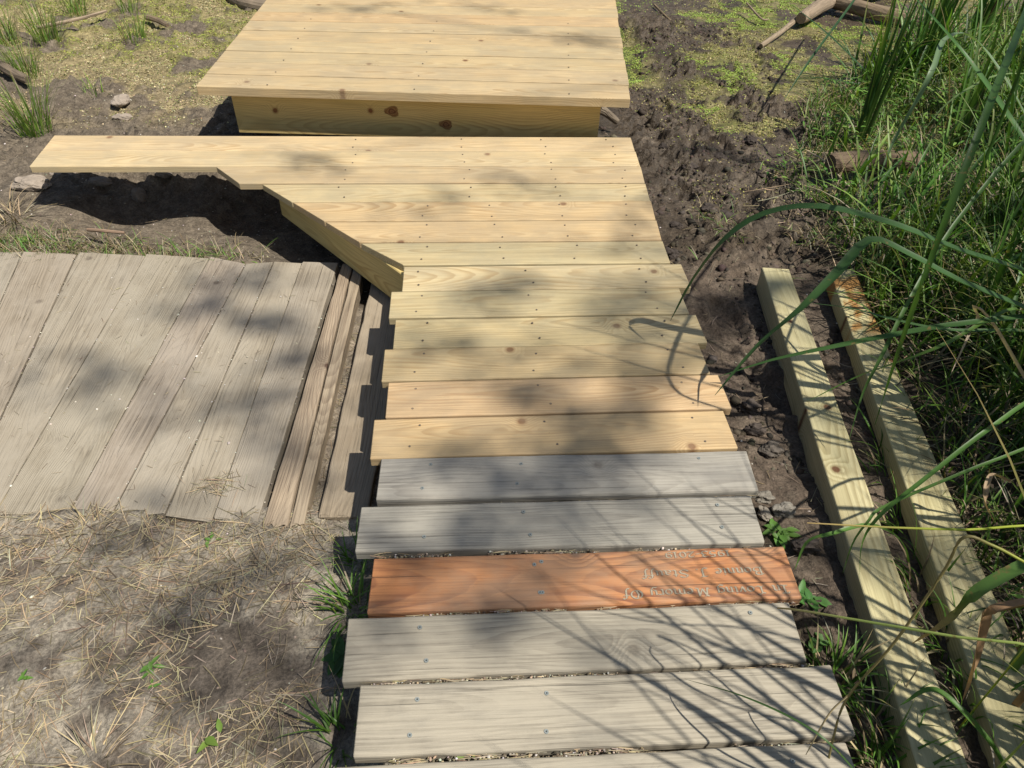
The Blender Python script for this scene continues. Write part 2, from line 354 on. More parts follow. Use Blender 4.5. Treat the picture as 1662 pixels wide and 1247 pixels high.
wv = np.stack([1.0+.62*rad*np.cos(a), 2.35+1.25*rad*np.sin(a), np.full(60, WZ)], 1)
tag(npmesh('water', wv, [list(range(60))], M['water']), kind='structure')

# ---------------------------------------------------------------- planks and timbers
def lumber(name, q, z, th, mat, parent, tint=(1, 1, 1), nseg=14, rad=.004, wobble=.0, bow=0, pith=None, rough_end=0.0, zs=None, label=None, seed=None):
    """a sawn board: q = far-left, far-right, near-left, near-right corners (x, y) of its top; z = height of the top"""
    sd = random.uniform(0, 60) if seed is None else seed
    rs = np.random.default_rng(int(sd*1000))
    FL, FR, NL, NR = [np.array(p[:2], float) for p in q]
    wid = np.linalg.norm(FL-NL)*.5+np.linalg.norm(FR-NR)*.5
    cr = rad/wid
    arc = [(cr*(1-math.cos(t)), rad*(1-math.sin(t))) for t in np.linspace(0, math.pi/2, 4)]   # side -> top
    top = [(c, 0.0) for c in (.12, .25, .38, .5, .75)]
    near = [(1-c, d) for c, d in arc[::-1]]
    bot = [(1, th), (0, th)]
    prof = arc+top+near+bot
    m_ = len(prof)
    ss_ = np.concatenate([[0, .0015/max(.2, np.linalg.norm(FL-FR))], np.linspace(0, 1, nseg+1)[1:-1], [1-.0015/max(.2, np.linalg.norm(FL-FR)), 1]])
    V = []; W = []
    ln = np.linalg.norm(FR-FL)
    axis_u = ((FR-FL)+(NR-NL)); axis_u /= np.linalg.norm(axis_u)
    axis_v = np.array([-axis_u[1], axis_u[0]])
    if pith is None: pith = (rs.uniform(-.05, .05), rs.uniform(.03, .11))
    off = rs.uniform(0, 80)
    endj = [rs.normal(0, rough_end, m_) if rough_end else np.zeros(m_) for _ in (0, 1)]
    if rough_end:
        for e in endj: e[4:9] += rs.normal(0, rough_end, 5)
    wf = rs.uniform(0, 9)
    for i, s in enumerate(ss_):
        end = 1 if i in (0, len(ss_)-1) else 0
        for j, (c, d) in enumerate(prof):
            cc = c; dz = d
            if end:
                cc = .5+(c-.5)*(1-.002/wid); dz = min(max(d, .0015), th-.0015)
            far_ = FL*(1-s)+FR*s; near_ = NL*(1-s)+NR*s
            p = far_*(1-cc)+near_*cc
            if wobble and (c < .1 or c > .9):
                p = p+axis_v*wobble*(vn(np.array([s*ln*14+wf]), np.array([float(c > .5)*5.0]), 3)[0]-.5)*2
            if rough_end and s in (0, 1): p = p+axis_u*endj[int(s)][j]
            zz = z-dz+bow*math.sin(math.pi*s)
            if zs is not None: zz += zs[0]*(1-s)+zs[1]*s
            V.append((p[0], p[1], zz))
            u = (p-FL)@axis_u; v = (p-(FL+NL)/2)@axis_v
            W.append((u+off, v-pith[0], pith[1]-(dz if dz > 0 else 0)))
    F = []
    for i in range(len(ss_)-1):
        for j in range(m_):
            a_ = i*m_+j; b_ = i*m_+(j+1) % m_
            F.append((a_, b_, b_+m_, a_+m_))
    F.append(tuple(range(m_))[::-1]); F.append(tuple(range((len(ss_)-1)*m_, len(ss_)*m_)))
    cen = (FL+FR+NL+NR)/4
    V = np.array(V); org = None
    po = np.array(parent.location) if parent is not None else np.zeros(3)
    V = V-po
    o = npmesh(name, V, F, mat, col=np.tile(np.array(tint), (len(V), 1)), attrs={'wc': np.array(W)}, parent=parent)
    if label: o['label'] = label
    me = o.data
    bm_flip(me)
    return o
def bm_flip(me):
    import bmesh
    b = bmesh.new(); b.from_mesh(me); bmesh.ops.recalc_face_normals(b, faces=b.faces); b.to_mesh(me); b.free()
def jit(s=.06, base=(1, 1, 1)):
    k = 1+random.uniform(-s, s); return tuple(c*k*(1+random.uniform(-s*.35, s*.35)) for c in base)

def screw_mesh(name, r, col):
    n = 12; V = [(0, 0, .0002)]
    for rr, z in ((r*.35, .0002), (r*.42, .0010), (r, .0012), (r*1.12, -.0006)):
        V += [(rr*math.cos(2*math.pi*i/n), rr*math.sin(2*math.pi*i/n), z) for i in range(n)]
    F = [(0, 1+i, 1+(i+1) % n) for i in range(n)]
    for k in range(3):
        for i in range(n): F.append((1+k*n+i, 1+(k+1)*n+i, 1+(k+1)*n+(i+1) % n, 1+k*n+(i+1) % n))
    me = bpy.data.meshes.new(name); me.from_pydata(V, [], F); me.materials.append(M['screw'])
    a_ = me.color_attributes.new('tint', 'FLOAT_COLOR', 'POINT')
    c = np.ones((len(V), 4), dtype=np.float32); c[:, :3] = col; c[:1+n, :3] *= .25; a_.data.foreach_set('color', c.ravel())
    return me
SM_NEW = screw_mesh('screw', .0031, (.15, .12, .085)); SM_OLD = screw_mesh('screw', .0042, (.22, .24, .23))
def screw(parent, root, x, y, z, me):
    o = bpy.data.objects.new('screw', me); link(o, parent)
    o.location = (x-root.location[0], y-root.location[1], z-root.location[2])

# --- new boardwalk: thirteen boards, the first nine cut to the bevel or left long, the last six staggered
PITCH_B = .1421; GAP = .0056
walk = empty('boardwalk', (.22, -.95, 0), 'pale new lumber boardwalk with an angled left edge and two far overhanging boards', 'boardwalk')
TINT = [(1.13, 1.10, 1.06), (1.12, 1.12, 1.08), (.97, .95, .92), (1.02, 1.04, .98), (1.02, .96, .88), (1.04, .98, .90), (1.0, 1.05, 1.0), (1.05, 1.08, 1.04), (1.03, 1.07, 1.0), (1.06, 1.08, .98), (.98, .95, .86), (1.08, .97, .90), (1.06, .97, .86)]
def lx(i, y):        # left boundary of the deck at depth y
    if i <= 1: return -1.69+(-y)*.05
    if i == 2: return -.983+(-.262-y)*.85
    return -.773+(-.413-y)*.578/.60
dy = -.003
rightX = {0: .738, 1: .734, 2: .730, 3: .722, 4: .716, 5: .708, 6: .701}
stag = {7: (-.195, .734), 8: (-.228, .694), 9: (-.207, .716), 10: (-.230, .688), 11: (-.21, .71), 12: (-.238, .686)}
def board_y(i): return -i*PITCH_B+(0.012 if i < 1 else 0)
slope = {0: -.012, 1: -.006, 2: 0.0, 3: 0}
for i in range(13):
    y0 = -i*PITCH_B; y1 = y0-PITCH_B+GAP
    s = {0: -.006, 1: -.003}.get(i, 0)
    if i < 7:
        xr = rightX[i]; xr1 = rightX[min(6, i+1)]-.002
        q = [(lx(i, y0), y0-s*1.2), (xr, y0+s), (lx(i, y1), y1-s*.6), (xr1, y1+s*.5)]
        if i == 0: q[2] = (lx(0, y1), y1)
        if i == 6: q[2] = (-.198, y1)
    else:
        a_, b_ = stag[i]; r_ = .012 if i > 8 else .006
        tl = random.uniform(-.003, .003)
        q = [(a_, y0-.004), (b_, y0+tl), (a_+.000, y1-.004), (b_+.002, y1+tl)]
    o = lumber('plank', q, random.uniform(-.0022, .0008), .026, M['new'], walk, TINT[i], nseg=20, rad=.0045, wobble=.0006)
    if i == 0: o['label'] = 'bright plank at the back edge, running far out to the left'
    cols = (-.13, .21, .60) if i > 6 else ((-.45, .02, .36, .64) if i < 4 else (-.14, .12, .38, .62))
    for c in cols:
        for yy in (y0-.03, y1+.03):
            xx = c+random.uniform(-.02, .02)
            if xx > lx(i, yy)+.05 or i > 6: screw(o, walk, xx, yy+random.uniform(-.006, .006), .0004, SM_NEW)
def vboard(name, A, B, ztop, h, th, mat, parent, tint=(1, 1, 1), ztop2=None, h2=None):
    """a board on edge from A to B (xy), thickness th away to the left-hand side, height h"""
    A = np.array(A, float); B = np.array(B, float); d = (B-A); L_ = np.linalg.norm(d); d /= L_; n = np.array([-d[1], d[0]])
    ztop2 = ztop if ztop2 is None else ztop2; h2 = h if h2 is None else h2
    sg = 16; V = []; W = []; off = random.uniform(0, 60); rr = .003
    pr = [(0, -rr), (rr, 0), (th-rr, 0), (th, -rr), (th, -1), (0, -1)]
    pit = (random.uniform(-.06, .06), random.uniform(.05, .1))
    for i in range(sg+1):
        t = i/sg; p = A+d*L_*t; zt = ztop*(1-t)+ztop2*t; hh = h*(1-t)+h2*t
        for o_, dz in pr:
            z_ = zt-hh if dz == -1 else zt+dz
            qv = p+n*o_; V.append((qv[0], qv[1], z_)); W.append((t*L_+off, z_-zt+hh/2-pit[0], pit[1]-o_))
    k = len(pr); F = []
    for i in range(sg):
        for j in range(k): F.append((i*k+j, i*k+(j+1) % k, (i+1)*k+(j+1) % k, (i+1)*k+j))
    F.append(tuple(range(k))); F.append(tuple(range(sg*k, sg*k+k)))
    po = np.array(parent.location)
    o = npmesh(name, np.array(V)-po, F, mat, col=np.tile(np.array(tint), (len(V), 1)), attrs={'wc': np.array(W)}, parent=parent)
    bm_flip(o.data); return o
# the bevelled edge beam under the cut, the side beams and joists of the new walkway
vboard('edge_beam', (-.725, -.365), (-.199, -1.012), -.0272, .14, .038, M['fascia'], walk, (1, 1, .95))
vboard('joist', (.62, -1.80), (.62, -.03), -.0272, .14, .038, M['fascia'], walk)
vboard('joist', (-.17, -1.80), (-.17, -1.10), -.0272, .12, .038, M['fascia'], walk)
vboard('joist', (.22, -1.80), (.22, -.03), -.0272, .12, .038, M['fascia'], walk)
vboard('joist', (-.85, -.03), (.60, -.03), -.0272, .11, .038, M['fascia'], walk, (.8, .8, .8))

# --- old boardwalk in the foreground
oldw = empty('boardwalk', (.22, -2.3, 0), 'weathered grey foreground boardwalk with litter filled gaps and one red engraved plank', 'boardwalk')
OB = [((-.210, -1.843), (.707, -1.849), (-.214, -1.974), (.699, -1.981), 'grey', (.93, .95, 1.0)),
      ((-.246, -1.990), (.675, -1.991), (-.249, -2.116), (.668, -2.128), 'grey', (.95, .97, 1.0)),
      ((-.206, -2.134), (.706, -2.139), (-.210, -2.268), (.703, -2.273), 'red', (1, 1, 1)),
      ((-.247, -2.276), (.672, -2.278), (-.246, -2.411), (.664, -2.411), 'grey', (1.0, .98, .94)),
      ((-.210, -2.419), (.708, -2.420), (-.211, -2.552), (.704, -2.558), 'grey', (1.03, 1.01, .97)),
      ((-.242, -2.564), (.680, -2.566), (-.243, -2.698), (.680, -2.700), 'grey', (1.0, .98, .94)),
      ((-.215, -2.708), (.700, -2.710), (-.215, -2.842), (.700, -2.844), 'grey', (1.02, 1.0, .96))]
for i, (a_, b_, c_, d_, mt, tn) in enumerate(OB):
    o = lumber('plank', (a_, b_, c_, d_), -.001*(i % 2), .028, M[mt], oldw, tn, nseg=40, rad=.007, wobble=.0016)
    if mt == 'red': red_plank = o; o['label'] = 'red brown plank with words cut into its right end'
    elif i < 2: o['label'] = 'blue grey weathered plank'
    for c in ((-.10, .13, .58) if mt != 'red' else (.14, .15)):
        for yy in (a_[1]-.03, c_[1]+.032):
            if random.random() < .8: screw(o, oldw, c+random.uniform(-.015, .015), yy+random.uniform(-.005, .005), .0004, SM_OLD)
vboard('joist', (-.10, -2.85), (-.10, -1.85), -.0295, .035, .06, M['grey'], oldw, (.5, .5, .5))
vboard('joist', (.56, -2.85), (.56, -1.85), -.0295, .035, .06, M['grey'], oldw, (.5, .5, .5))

# --- lettering, cut with a broad nib; reads upside down from the camera as in the photograph
def arcp(cx, cy, rx, ry, a0, a1, n=10): return [(cx+rx*math.cos(R(a0+(a1-a0)*i/n)), cy+ry*math.sin(R(a0+(a1-a0)*i/n))) for i in range(n+1)]
G = {
 'I': (.42, [[(.05, 1), (.37, .96)], [(.21, .98), (.21, .04)], [(.03, .06), (.37, 0)], [(.05, 1), (.0, .85)]]),
 'n': (.46, [[(0, .55), (.07, .62), (.07, .04), (.12, 0)], [(.07, .5), (.2, .62), (.31, .54), (.31, .05), (.38, .0)]]),
 'L': (.58, [[(.42, .98), (.30, 1), (.2, .88), (.2, .12), (.06, 0)], [(.06, .04), (.2, .1), (.38, 0), (.52, .14)], [(.05, .9), (.2, .8)]]),
 'o': (.42, [arcp(.18, .31, .16, .30, 60, 420, 14)]),
 'v': (.44, [[(-.02, .56), (.07, .62), (.17, .02)], [(.17, .02), (.33, .62)]]),
 'i': (.24, [[(0, .55), (.07, .62), (.07, .05), (.14, 0)], [(.07, .82), (.1, .80)]]),
 'g': (.46, [arcp(.17, .34, .15, .27, 70, 400, 12), [(.32, .62), (.32, -.1), (.2, -.3), (.02, -.22)]]),
 'M': (.86, [[(.02, .1), (.1, .0), (.17, .9), (.08, 1)], [(.17, .92), (.36, .1)], [(.36, .1), (.56, .96)], [(.56, .96), (.58, .05), (.7, .0)], [(.2, .96), (.3, 1)]]),
 'e': (.38, [[(.05, .32), (.3, .42), (.27, .58), (.15, .62), (.04, .45), (.04, .15), (.14, 0), (.3, .1)]]),
 'm': (.70, [[(0, .55), (.07, .62), (.07, .04)], [(.07, .5), (.2, .62), (.31, .54), (.31, .04)], [(.31, .5), (.44, .62), (.55, .54), (.55, .05), (.62, 0)]]),
 'r': (.34, [[(0, .55), (.07, .62), (.07, .04), (.13, 0)], [(.07, .48), (.18, .62), (.28, .56)]]),
 'y': (.44, [[(0, .55), (.07, .62), (.07, .15), (.16, .04), (.3, .15)], [(.32, .62), (.31, .0), (.2, -.28), (.02, -.25)]]),
 'O': (.72, [arcp(.32, .5, .28, .48, 60, 420, 18), [(.3, .9), (.22, .5), (.3, .1)]]),
 'f': (.34, [[(.33, .92), (.24, 1), (.15, .88), (.13, 0), (.05, -.25), (-.04, -.2)], [(.0, .58), (.28, .62)]]),
 'B': (.62, [[(.12, .98), (.14, .02)], [(.0, .85), (.12, 1), (.36, .98), (.42, .78), (.34, .56), (.14, .53)], [(.34, .55), (.5, .42), (.46, .1), (.3, 0), (.02, .04)]]),
 'J': (.5, [[(.08, .95), (.42, 1)], [(.3, .98), (.3, .1), (.2, -.15), (.02, -.08)]]),
 '.': (.22, [[(.05, .03), (.1, .0)]]),
 'S': (.56, [[(.45, .85), (.32, 1), (.12, .95), (.06, .75), (.18, .58), (.38, .45), (.44, .22), (.3, .02), (.1, .03), (.0, .2)]]),
 't': (.32, [[(.12, .85), (.1, .1), (.18, 0), (.28, .1)], [(0, .6), (.24, .62)]]),
 'a': (.44, [[(.04, .52), (.18, .62), (.29, .52), (.29, .08), (.38, 0)], [(.29, .36), (.1, .3), (.03, .14), (.12, .0), (.29, .14)]]),
 'u': (.46, [[(0, .55), (.07, .62), (.07, .12), (.16, 0), (.31, .14)], [(.31, .62), (.31, .05), (.39, 0)]]),
 '1': (.34, [[(.03, .8), (.16, .95), (.16, .04)], [(.05, .02), (.27, .02)]]),
 '9': (.46, [arcp(.18, .65, .15, .27, 0, 360, 12), [(.33, .65), (.3, .2), (.12, .0), (.04, .1)]]),
 '5': (.46, [[(.34, .95), (.1, .93), (.08, .55), (.25, .6), (.36, .4), (.3, .08), (.12, .0), (.02, .12)]]),
 '3': (.44, [[(.04, .85), (.18, .97), (.32, .82), (.26, .58), (.12, .53)], [(.26, .56), (.36, .35), (.28, .06), (.12, .0), (.01, .12)]]),
 '2': (.46, [[(.04, .78), (.14, .95), (.3, .88), (.3, .62), (.02, .04), (.18, .08), (.36, .02), (.38, .14)]]),
 '0': (.46, [arcp(.19, .48, .16, .46, 60, 420, 14)]),
 '-': (.34, [[(.03, .42), (.25, .44)]]),
 ' ': (.34, []),
}
def lettering(lines):
    V = []; F = []; CI = []
    for text, xs, xe, yb, hh in lines:          # starts at xs, runs to xe (smaller x), baseline y yb, up is -y
        tot = sum(G[c][0] for c in text); sc = (xs-xe)/tot; cur = 0
        for ch in text:
            adv, st = G[ch]
            for pl in st:
                for lay, (nw, th_) in enumerate(((.055, .00085), (.042, .0003))):
                    for (x0, y0), (x1, y1) in zip(pl[:-1], pl[1:]):
                        px0 = xs-(cur+x0)*sc; px1 = xs-(cur+x1)*sc; py0 = yb-y0*hh; py1 = yb-y1*hh
                        nv = (-nw*sc*.8, -nw*hh*.62)
                        dxx, dyy = px1-px0, py1-py0; l_ = math.hypot(dxx, dyy) or 1
                        pn = (-dyy/l_*th_, dxx/l_*th_); ex = (dxx/l_*th_*.8, dyy/l_*th_*.8)
                        sgn = 1 if pn[0]*nv[0]+pn[1]*nv[1] > 0 else -1
                        ox, oy = nv[0]+pn[0]*sgn, nv[1]+pn[1]*sgn
                        b_ = len(V); zt = .0020+.0004*lay; zr = zt+random.uniform(0, .0002); CI.extend([(.20, .125, .085) if lay == 0 else (.33, .285, .21)]*8)
                        for (ax, ay) in ((px0-ex[0]+ox, py0-ex[1]+oy), (px0-ex[0]-ox, py0-ex[1]-oy), (px1+ex[0]-ox, py1+ex[1]-oy), (px1+ex[0]+ox, py1+ex[1]+oy)):
                            V.append((ax, ay, zr))
                        for q_ in range(4): V.append((V[b_+q_][0], V[b_+q_][1], -.002))
                        F.append((b_, b_+1, b_+2, b_+3))
                        for q_ in range(4): F.append((b_+q_, b_+(q_+1) % 4, b_+4+(q_+1) % 4, b_+4+q_))
            cur += adv
    V = np.array(V); V[:, 2] -= .0017
    o = npmesh('inscription', V-np.array(oldw.location), F, M['ink'], col=np.array(CI), parent=red_plank)
    o['label'] = 'greyish cut lettering in memory of someone, upside down'
    o['category_part'] = 'lettering' if False else ''
    del o['category_part']
lettering([('In Loving Memory Of', .681, .322, -2.2395, .020), ('Bonnie J. Stauff', .640, .372, -2.193, .019), ('1953-2019', .580, .430, -2.147, .0155)])

# --- raised platform
PH = .17
plat = empty('platform', (-.15, .8, 0), 'raised square platform of new pale boards on a boxed frame over the mud', 'platform')
pfl = at(318, 139, PH); pfr = at(1023, 160, PH)
def pl_edge_L(t): return np.array([-1.092+.12*t/1.35*.5+0*t, 0])[0]
Ys_r = [at(1010, 0, PH)]
# world lines: left edge and right edge of the top, boards parallel to the front edge
PL0 = at(318, 139, PH)[:2]; PL1 = at(432, 0, PH)[:2]; PR0 = at(1023, 160, PH)[:2]; PR1 = at(999, 0, PH)[:2]
dl = (PL1-PL0)/np.linalg.norm(PL1-PL0); dr = (PR1-PR0)/np.linalg.norm(PR1-PR0)
PT = [(1.0, .98, .93), (.98, .96, .92), (.99, .98, .92), (1.0, 1.0, .95), (1.0, .96, .88), (.98, .97, .93), (1.03, .95, .86), (1.04, 1.02, .95), (1.05, 1.0, .92), (1.02, 1.0, .95)]
acc_l = acc_r = 0.0; step = .1515; sl_ = np.linalg.norm(PL1-PL0); sr_ = np.linalg.norm(PR1-PR0)
for i in range(14):
    a0 = PL0+dl*(i*.1445); a1 = PL0+dl*(i*.1445+.1375); b0 = PR0+dr*(i*.1580); b1 = PR0+dr*(i*.1580+.1505)
    ex = [.0, .004, .002, -.002, .003, .0, -.003, .002, .0, .0, .0, .0, 0, 0][i]
    o = lumber('plank', (a1, b1+np.array([ex, 0]), a0, b0+np.array([ex, 0])), PH+random.uniform(-.002, 0), .038, M['new'], plat, PT[i % 10] if i < 10 else jit(.04), nseg=16, rad=.004, wobble=.0006)
    for c in (.16, .5, .86):
        if i < 7: screw(o, plat, *(a0*(1-c)+b0*c+np.array([0, .03])), PH+.0004, SM_NEW)
ffl = at(386.5, 213, -.03)[:2]; ffr = at(971, 223, 0.0)[:2]
ffl = np.array([-.974, .148]); ffr = np.array([.604, .055])
vboard('fascia', ffl, ffr, PH-.0405, .180, .038, M['fascia'], plat, (1.08, 1.03, .95))
bl = ffl+dl*2.0+np.array([.05, 0]); br = ffr+dr*2.0-np.array([.05, 0])
vboard('fascia', ffl+np.array([.040, .04]), bl+np.array([.04, 0]), PH-.0405, .180, .038, M['fascia'], plat)   # left side
vboard('fascia', br, ffr+np.array([-.040, .04]), PH-.0405, .180, .038, M['fascia'], plat)
vboard('joist', (ffl+ffr)/2+np.array([0, .04]), (bl+br)/2, PH-.0405, .14, .038, M['fascia'], plat)
# two big knots and a pencil-dark joint on the fascia
def knot(parent, P, nrm, r, zs=1.0):
    n = 16; V = []; rings = 5
    P = np.array(P); tx = np.array([nrm[1]*-1, nrm[0], 0]); tx = tx/np.linalg.norm(tx)
    for k in range(rings+1):
        rr = r*k/rings*1.0
        for i in range(n):
            a_ = 2*math.pi*i/n; q = rr*(1+.18*math.sin(3*a_+k)+.1*random.uniform(-1, 1)*(k > 1))
            V.append(P+tx*q*math.cos(a_)*1.25+np.array([0, 0, q*math.sin(a_)*zs])+np.array([nrm[0], nrm[1], 0])*(.0016-.0012*(k == rings)-.0007*(k == 2)))
    F = [(k*n+i, k*n+(i+1) % n, (k+1)*n+(i+1) % n, (k+1)*n+i) for k in range(rings) for i in range(n)]
    V = np.array(V); c = np.zeros((len(V), 3))
    for k in range(rings+1): c[k*n:(k+1)*n] = [(.10, .05, .025), (.2, .10, .045), (.09, .04, .02), (.22, .12, .05), (.15, .075, .03), (.26, .17, .07)][k]
    return npmesh('knot', V-np.array(parent.location), F, M['ink'], col=c*1.3, parent=parent)
fd = (ffr-ffl)/np.linalg.norm(ffr-ffl); fn = np.array([fd[1], -fd[0]])
for (px_, py_, rr) in ((636, 181, .026), (724, 203, .024)):
    t = (px_-386)/(971-386)
    for zz in np.linspace(-.05, .13, 60):
        x_, y_ = (ffl*(1-t)+ffr*t)
        pxx, pyy, _ = topx(np.array([x_, y_, zz]))
        if pyy < py_: break
    t += (px_-pxx)/(971-386); x_, y_ = (ffl*(1-t)+ffr*t)
    knot(plat, (x_, y_, zz), fn, rr, .9)
for c in (0, 1):
    for t in (.03, .97):
        P = ffl*(1-t)+ffr*t+(fd*0)+np.array([0, .05]); 
        Pb = P+(dl if t < .5 else dr)*(1.9*c)+np.array([.11 if t < .5 else -.20, .02])
        vboard('post', Pb, Pb+np.array([.089, 0]), PH-.04, .60, .089, M['beam'], plat, (.7, .7, .7))

# --- old plank walkway on the left
ow = empty('plank_walkway', (-.9, -1.4, -.185), 'low trodden grey brown walkway of long worn planks sunk in the soil', 'walkway')
ZT = -.185
def wl(px0, py0, px1, py1): return (tuple(at(px0, py0, ZT)[:2]), tuple(at(px1, py1, ZT)[:2]))
lines = [wl(-130, 409, -470, 836), wl(-60, 409, -320, 836), wl(36, 410, -150, 834), wl(125, 412, -70, 832), wl(236, 415, -8, 831), wl(340, 418, 112, 831), wl(399, 427, 182, 831), wl(444, 425, 266, 837), wl(490, 426, 345, 842), wl(549, 427, 419, 848)]
for i in range(len(lines)-1):
    (a0, a1), (b0, b1) = lines[i], lines[i+1]
    gp = .0016
    # "far side" of the board = its left edge seen along the walkway
    q = (np.array(a1)+(gp, random.uniform(-.008, .008)), np.array(a0)+(gp, random.uniform(-.012, .012)), np.array(b1)+(-gp, random.uniform(-.008, .008)), np.array(b0)+(-gp, random.uniform(-.012, .012)))
    lumber('plank', q, ZT+random.uniform(-.002, .002), .04, M['old'], ow, jit(.035, (1.0, 1.0, 1.0)), nseg=46, rad=.003, wobble=.0012, rough_end=.002)
def wq(a_, b_, c_, d_, z): return tuple(at(p_[0], p_[1], z)[:2] for p_ in (a_, b_, c_, d_))
lumber('plank', wq((426, 850), (555, 429), (466, 853), (572, 431), ZT+.006), ZT+.006, .055, M['oldlight'], ow, (1.05, 1, .97), nseg=46, rad=.004, wobble=.0015, rough_end=.006, label='narrow splintered pale brown plank')
lumber('plank', wq((470, 850), (574, 432), (493, 851), (587, 446), ZT+.004), ZT+.004, .055, M['oldlight'], ow, (.98, .95, .92), nseg=46, rad=.005, wobble=.0015, rough_end=.006, label='narrow splintered pale brown edge plank')

# --- sleeper plank lying in the ground beside the new walkway
SZ = -.195
sp = lumber('ground_plank', wq((516, 836), (604, 452), (596, 840), (668, 452), SZ), SZ, .04, M['old'], None, (.95, .90, .84), nseg=30, rad=.006, wobble=.002, rough_end=.008)
tag(sp, 'dusty flat board half sunk in soil beside the new walkway, in its stepped shadow', 'board')

# --- two loose timbers
def timber(name, FLp, FRp, NLp, NRp, z, th, tint, label, seed, pith):
    o = lumber(name, (NLp, FLp, NRp, FRp), z, th, M['beam'], None, tint, nseg=110, rad=.005, wobble=.0006, seed=seed, pith=pith)
    return tag(o, label, 'timber', 'loose timbers lying beside the boardwalk')
TZ = -.062
t1 = timber('timber_beam', at(1237, 434, TZ), at(1281, 437, TZ), at(1490, 1247, TZ), at(1574, 1247, TZ), TZ, .089, (1, 1, .95), 'square pale timber on the mud, the nearer to the grey planks', 21.3, (.03, .10))
t2 = timber('timber_beam', at(1349, 446, TZ-.02), at(1385, 434, TZ-.02), at(1633, 1247, TZ-.02), at(1735, 1247, TZ-.02), TZ-.02, .06, (.95, .95, .88), 'pale timber with rusty orange stains, the farther, among the grass', 33.1, (-.02, .13))

# rusty resin stains soaked into the far end of the farther timber
me = t2.data; k_ = len(me.vertices); co = np.zeros(k_*3, dtype=np.float32); me.vertices.foreach_get('co', co); co = co.reshape(-1, 3)
wc = np.zeros(k_*3, dtype=np.float32); me.attributes['wc'].data.foreach_get('vector', wc); wc = wc.reshape(-1, 3)
u_ = wc[:, 0]-wc[:, 0].min(); L_ = u_.max(); v_ = wc[:, 1]-wc[:, 1].min(); un = u_.max()-u_
st = ss(.47, .55, fbm(u_, v_*2, 16, 3, 14)+.45*ss(.05, .0, v_)-.10)*ss(.42, .36, un)*ss(.04, .07, un)
cc = np.zeros(k_*4, dtype=np.float32); me.color_attributes['tint'].data.foreach_get('color', cc); cc = cc.reshape(-1, 4)
cc[:, :3] = cc[:, :3]*(1-st[:, None])+st[:, None]*np.array([.78, .46, .25]); me.color_attributes['tint'].data.foreach_set('color', cc.ravel())

# ---------------------------------------------------------------- vegetation and litter builders
def curve_blade(pts, wid, col, name, label, cat, group=None, mat='leaf', fold=.25, tipw=.05, root=1.0, n=28, round_=False, tipcol=None, twist=0.0):
    """one long leaf or stalk through the points (first = tip)"""
    P = np.array(pts, float)
    t = np.concatenate([[0], np.cumsum(np.linalg.norm(np.diff(P, axis=0), axis=1))]); t /= t[-1]
    # Catmull-Rom
    Q = np.vstack([2*P[0]-P[1], P, 2*P[-1]-P[-2]]); out = []
    for s in np.linspace(0, len(P)-1-1e-6, n):
        i = int(s); f = s-i; p0, p1, p2, p3 = Q[i:i+4]
        out.append(.5*((2*p1)+(-p0+p2)*f+(2*p0-5*p1+4*p2-p3)*f*f+(-p0+3*p1-3*p2+p3)*f**3))
    C_ = np.array(out); T = np.gradient(C_, axis=0); T /= np.linalg.norm(T, axis=1)[:, None]
    s = np.linspace(0, 1, n); up = np.array([0, 0, 1.0])
    S = np.cross(T, up); nn = np.linalg.norm(S, axis=1)[:, None]; S = np.where(nn > .15, S/np.maximum(nn, 1e-6), np.array([[1, 0, 0]]))
    U = np.cross(S, T)
    ang = twist*(s-.3); S, U = S*np.cos(ang)[:, None]+U*np.sin(ang)[:, None], U*np.cos(ang)[:, None]-S*np.sin(ang)[:, None]
    wv_ = wid*np.clip(tipw+(1-tipw)*(np.minimum(s/.35, 1)**.7), 0, 1)*(1-(1-root)*s)
    if round_:
        k = 6; V = []
        for j in range(k):
            a_ = 2*math.pi*j/k; V.append(C_+S*(wv_/2*math.cos(a_))[:, None]+U*(wv_/2*math.sin(a_))[:, None])
        V = np.stack(V, 1).reshape(-1, 3)
        F = [(i*k+j, i*k+(j+1) % k, (i+1)*k+(j+1) % k, (i+1)*k+j) for i in range(n-1) for j in range(k)]
        cc = np.tile(np.array(col), (n*k, 1)); rep = k
    else:
        V = np.stack([C_-S*wv_[:, None]/2, C_-U*(wv_*fold)[:, None], C_+S*wv_[:, None]/2], 1).reshape(-1, 3); k = 3
        F = [(i*3+j, i*3+j+1, (i+1)*3+j+1, (i+1)*3+j) for i in range(n-1) for j in range(2)]
        cc = np.tile(np.array(col), (n*3, 1)); rep = 3
        cc[1::3] *= 1.25
    if tipcol is not None:
        m_ = np.repeat(np.clip(1-s/.3, 0, 1)**.6, rep)[:, None]; cc = cc*(1-m_)+m_*np.array(tipcol)
    return C_, V, F, cc

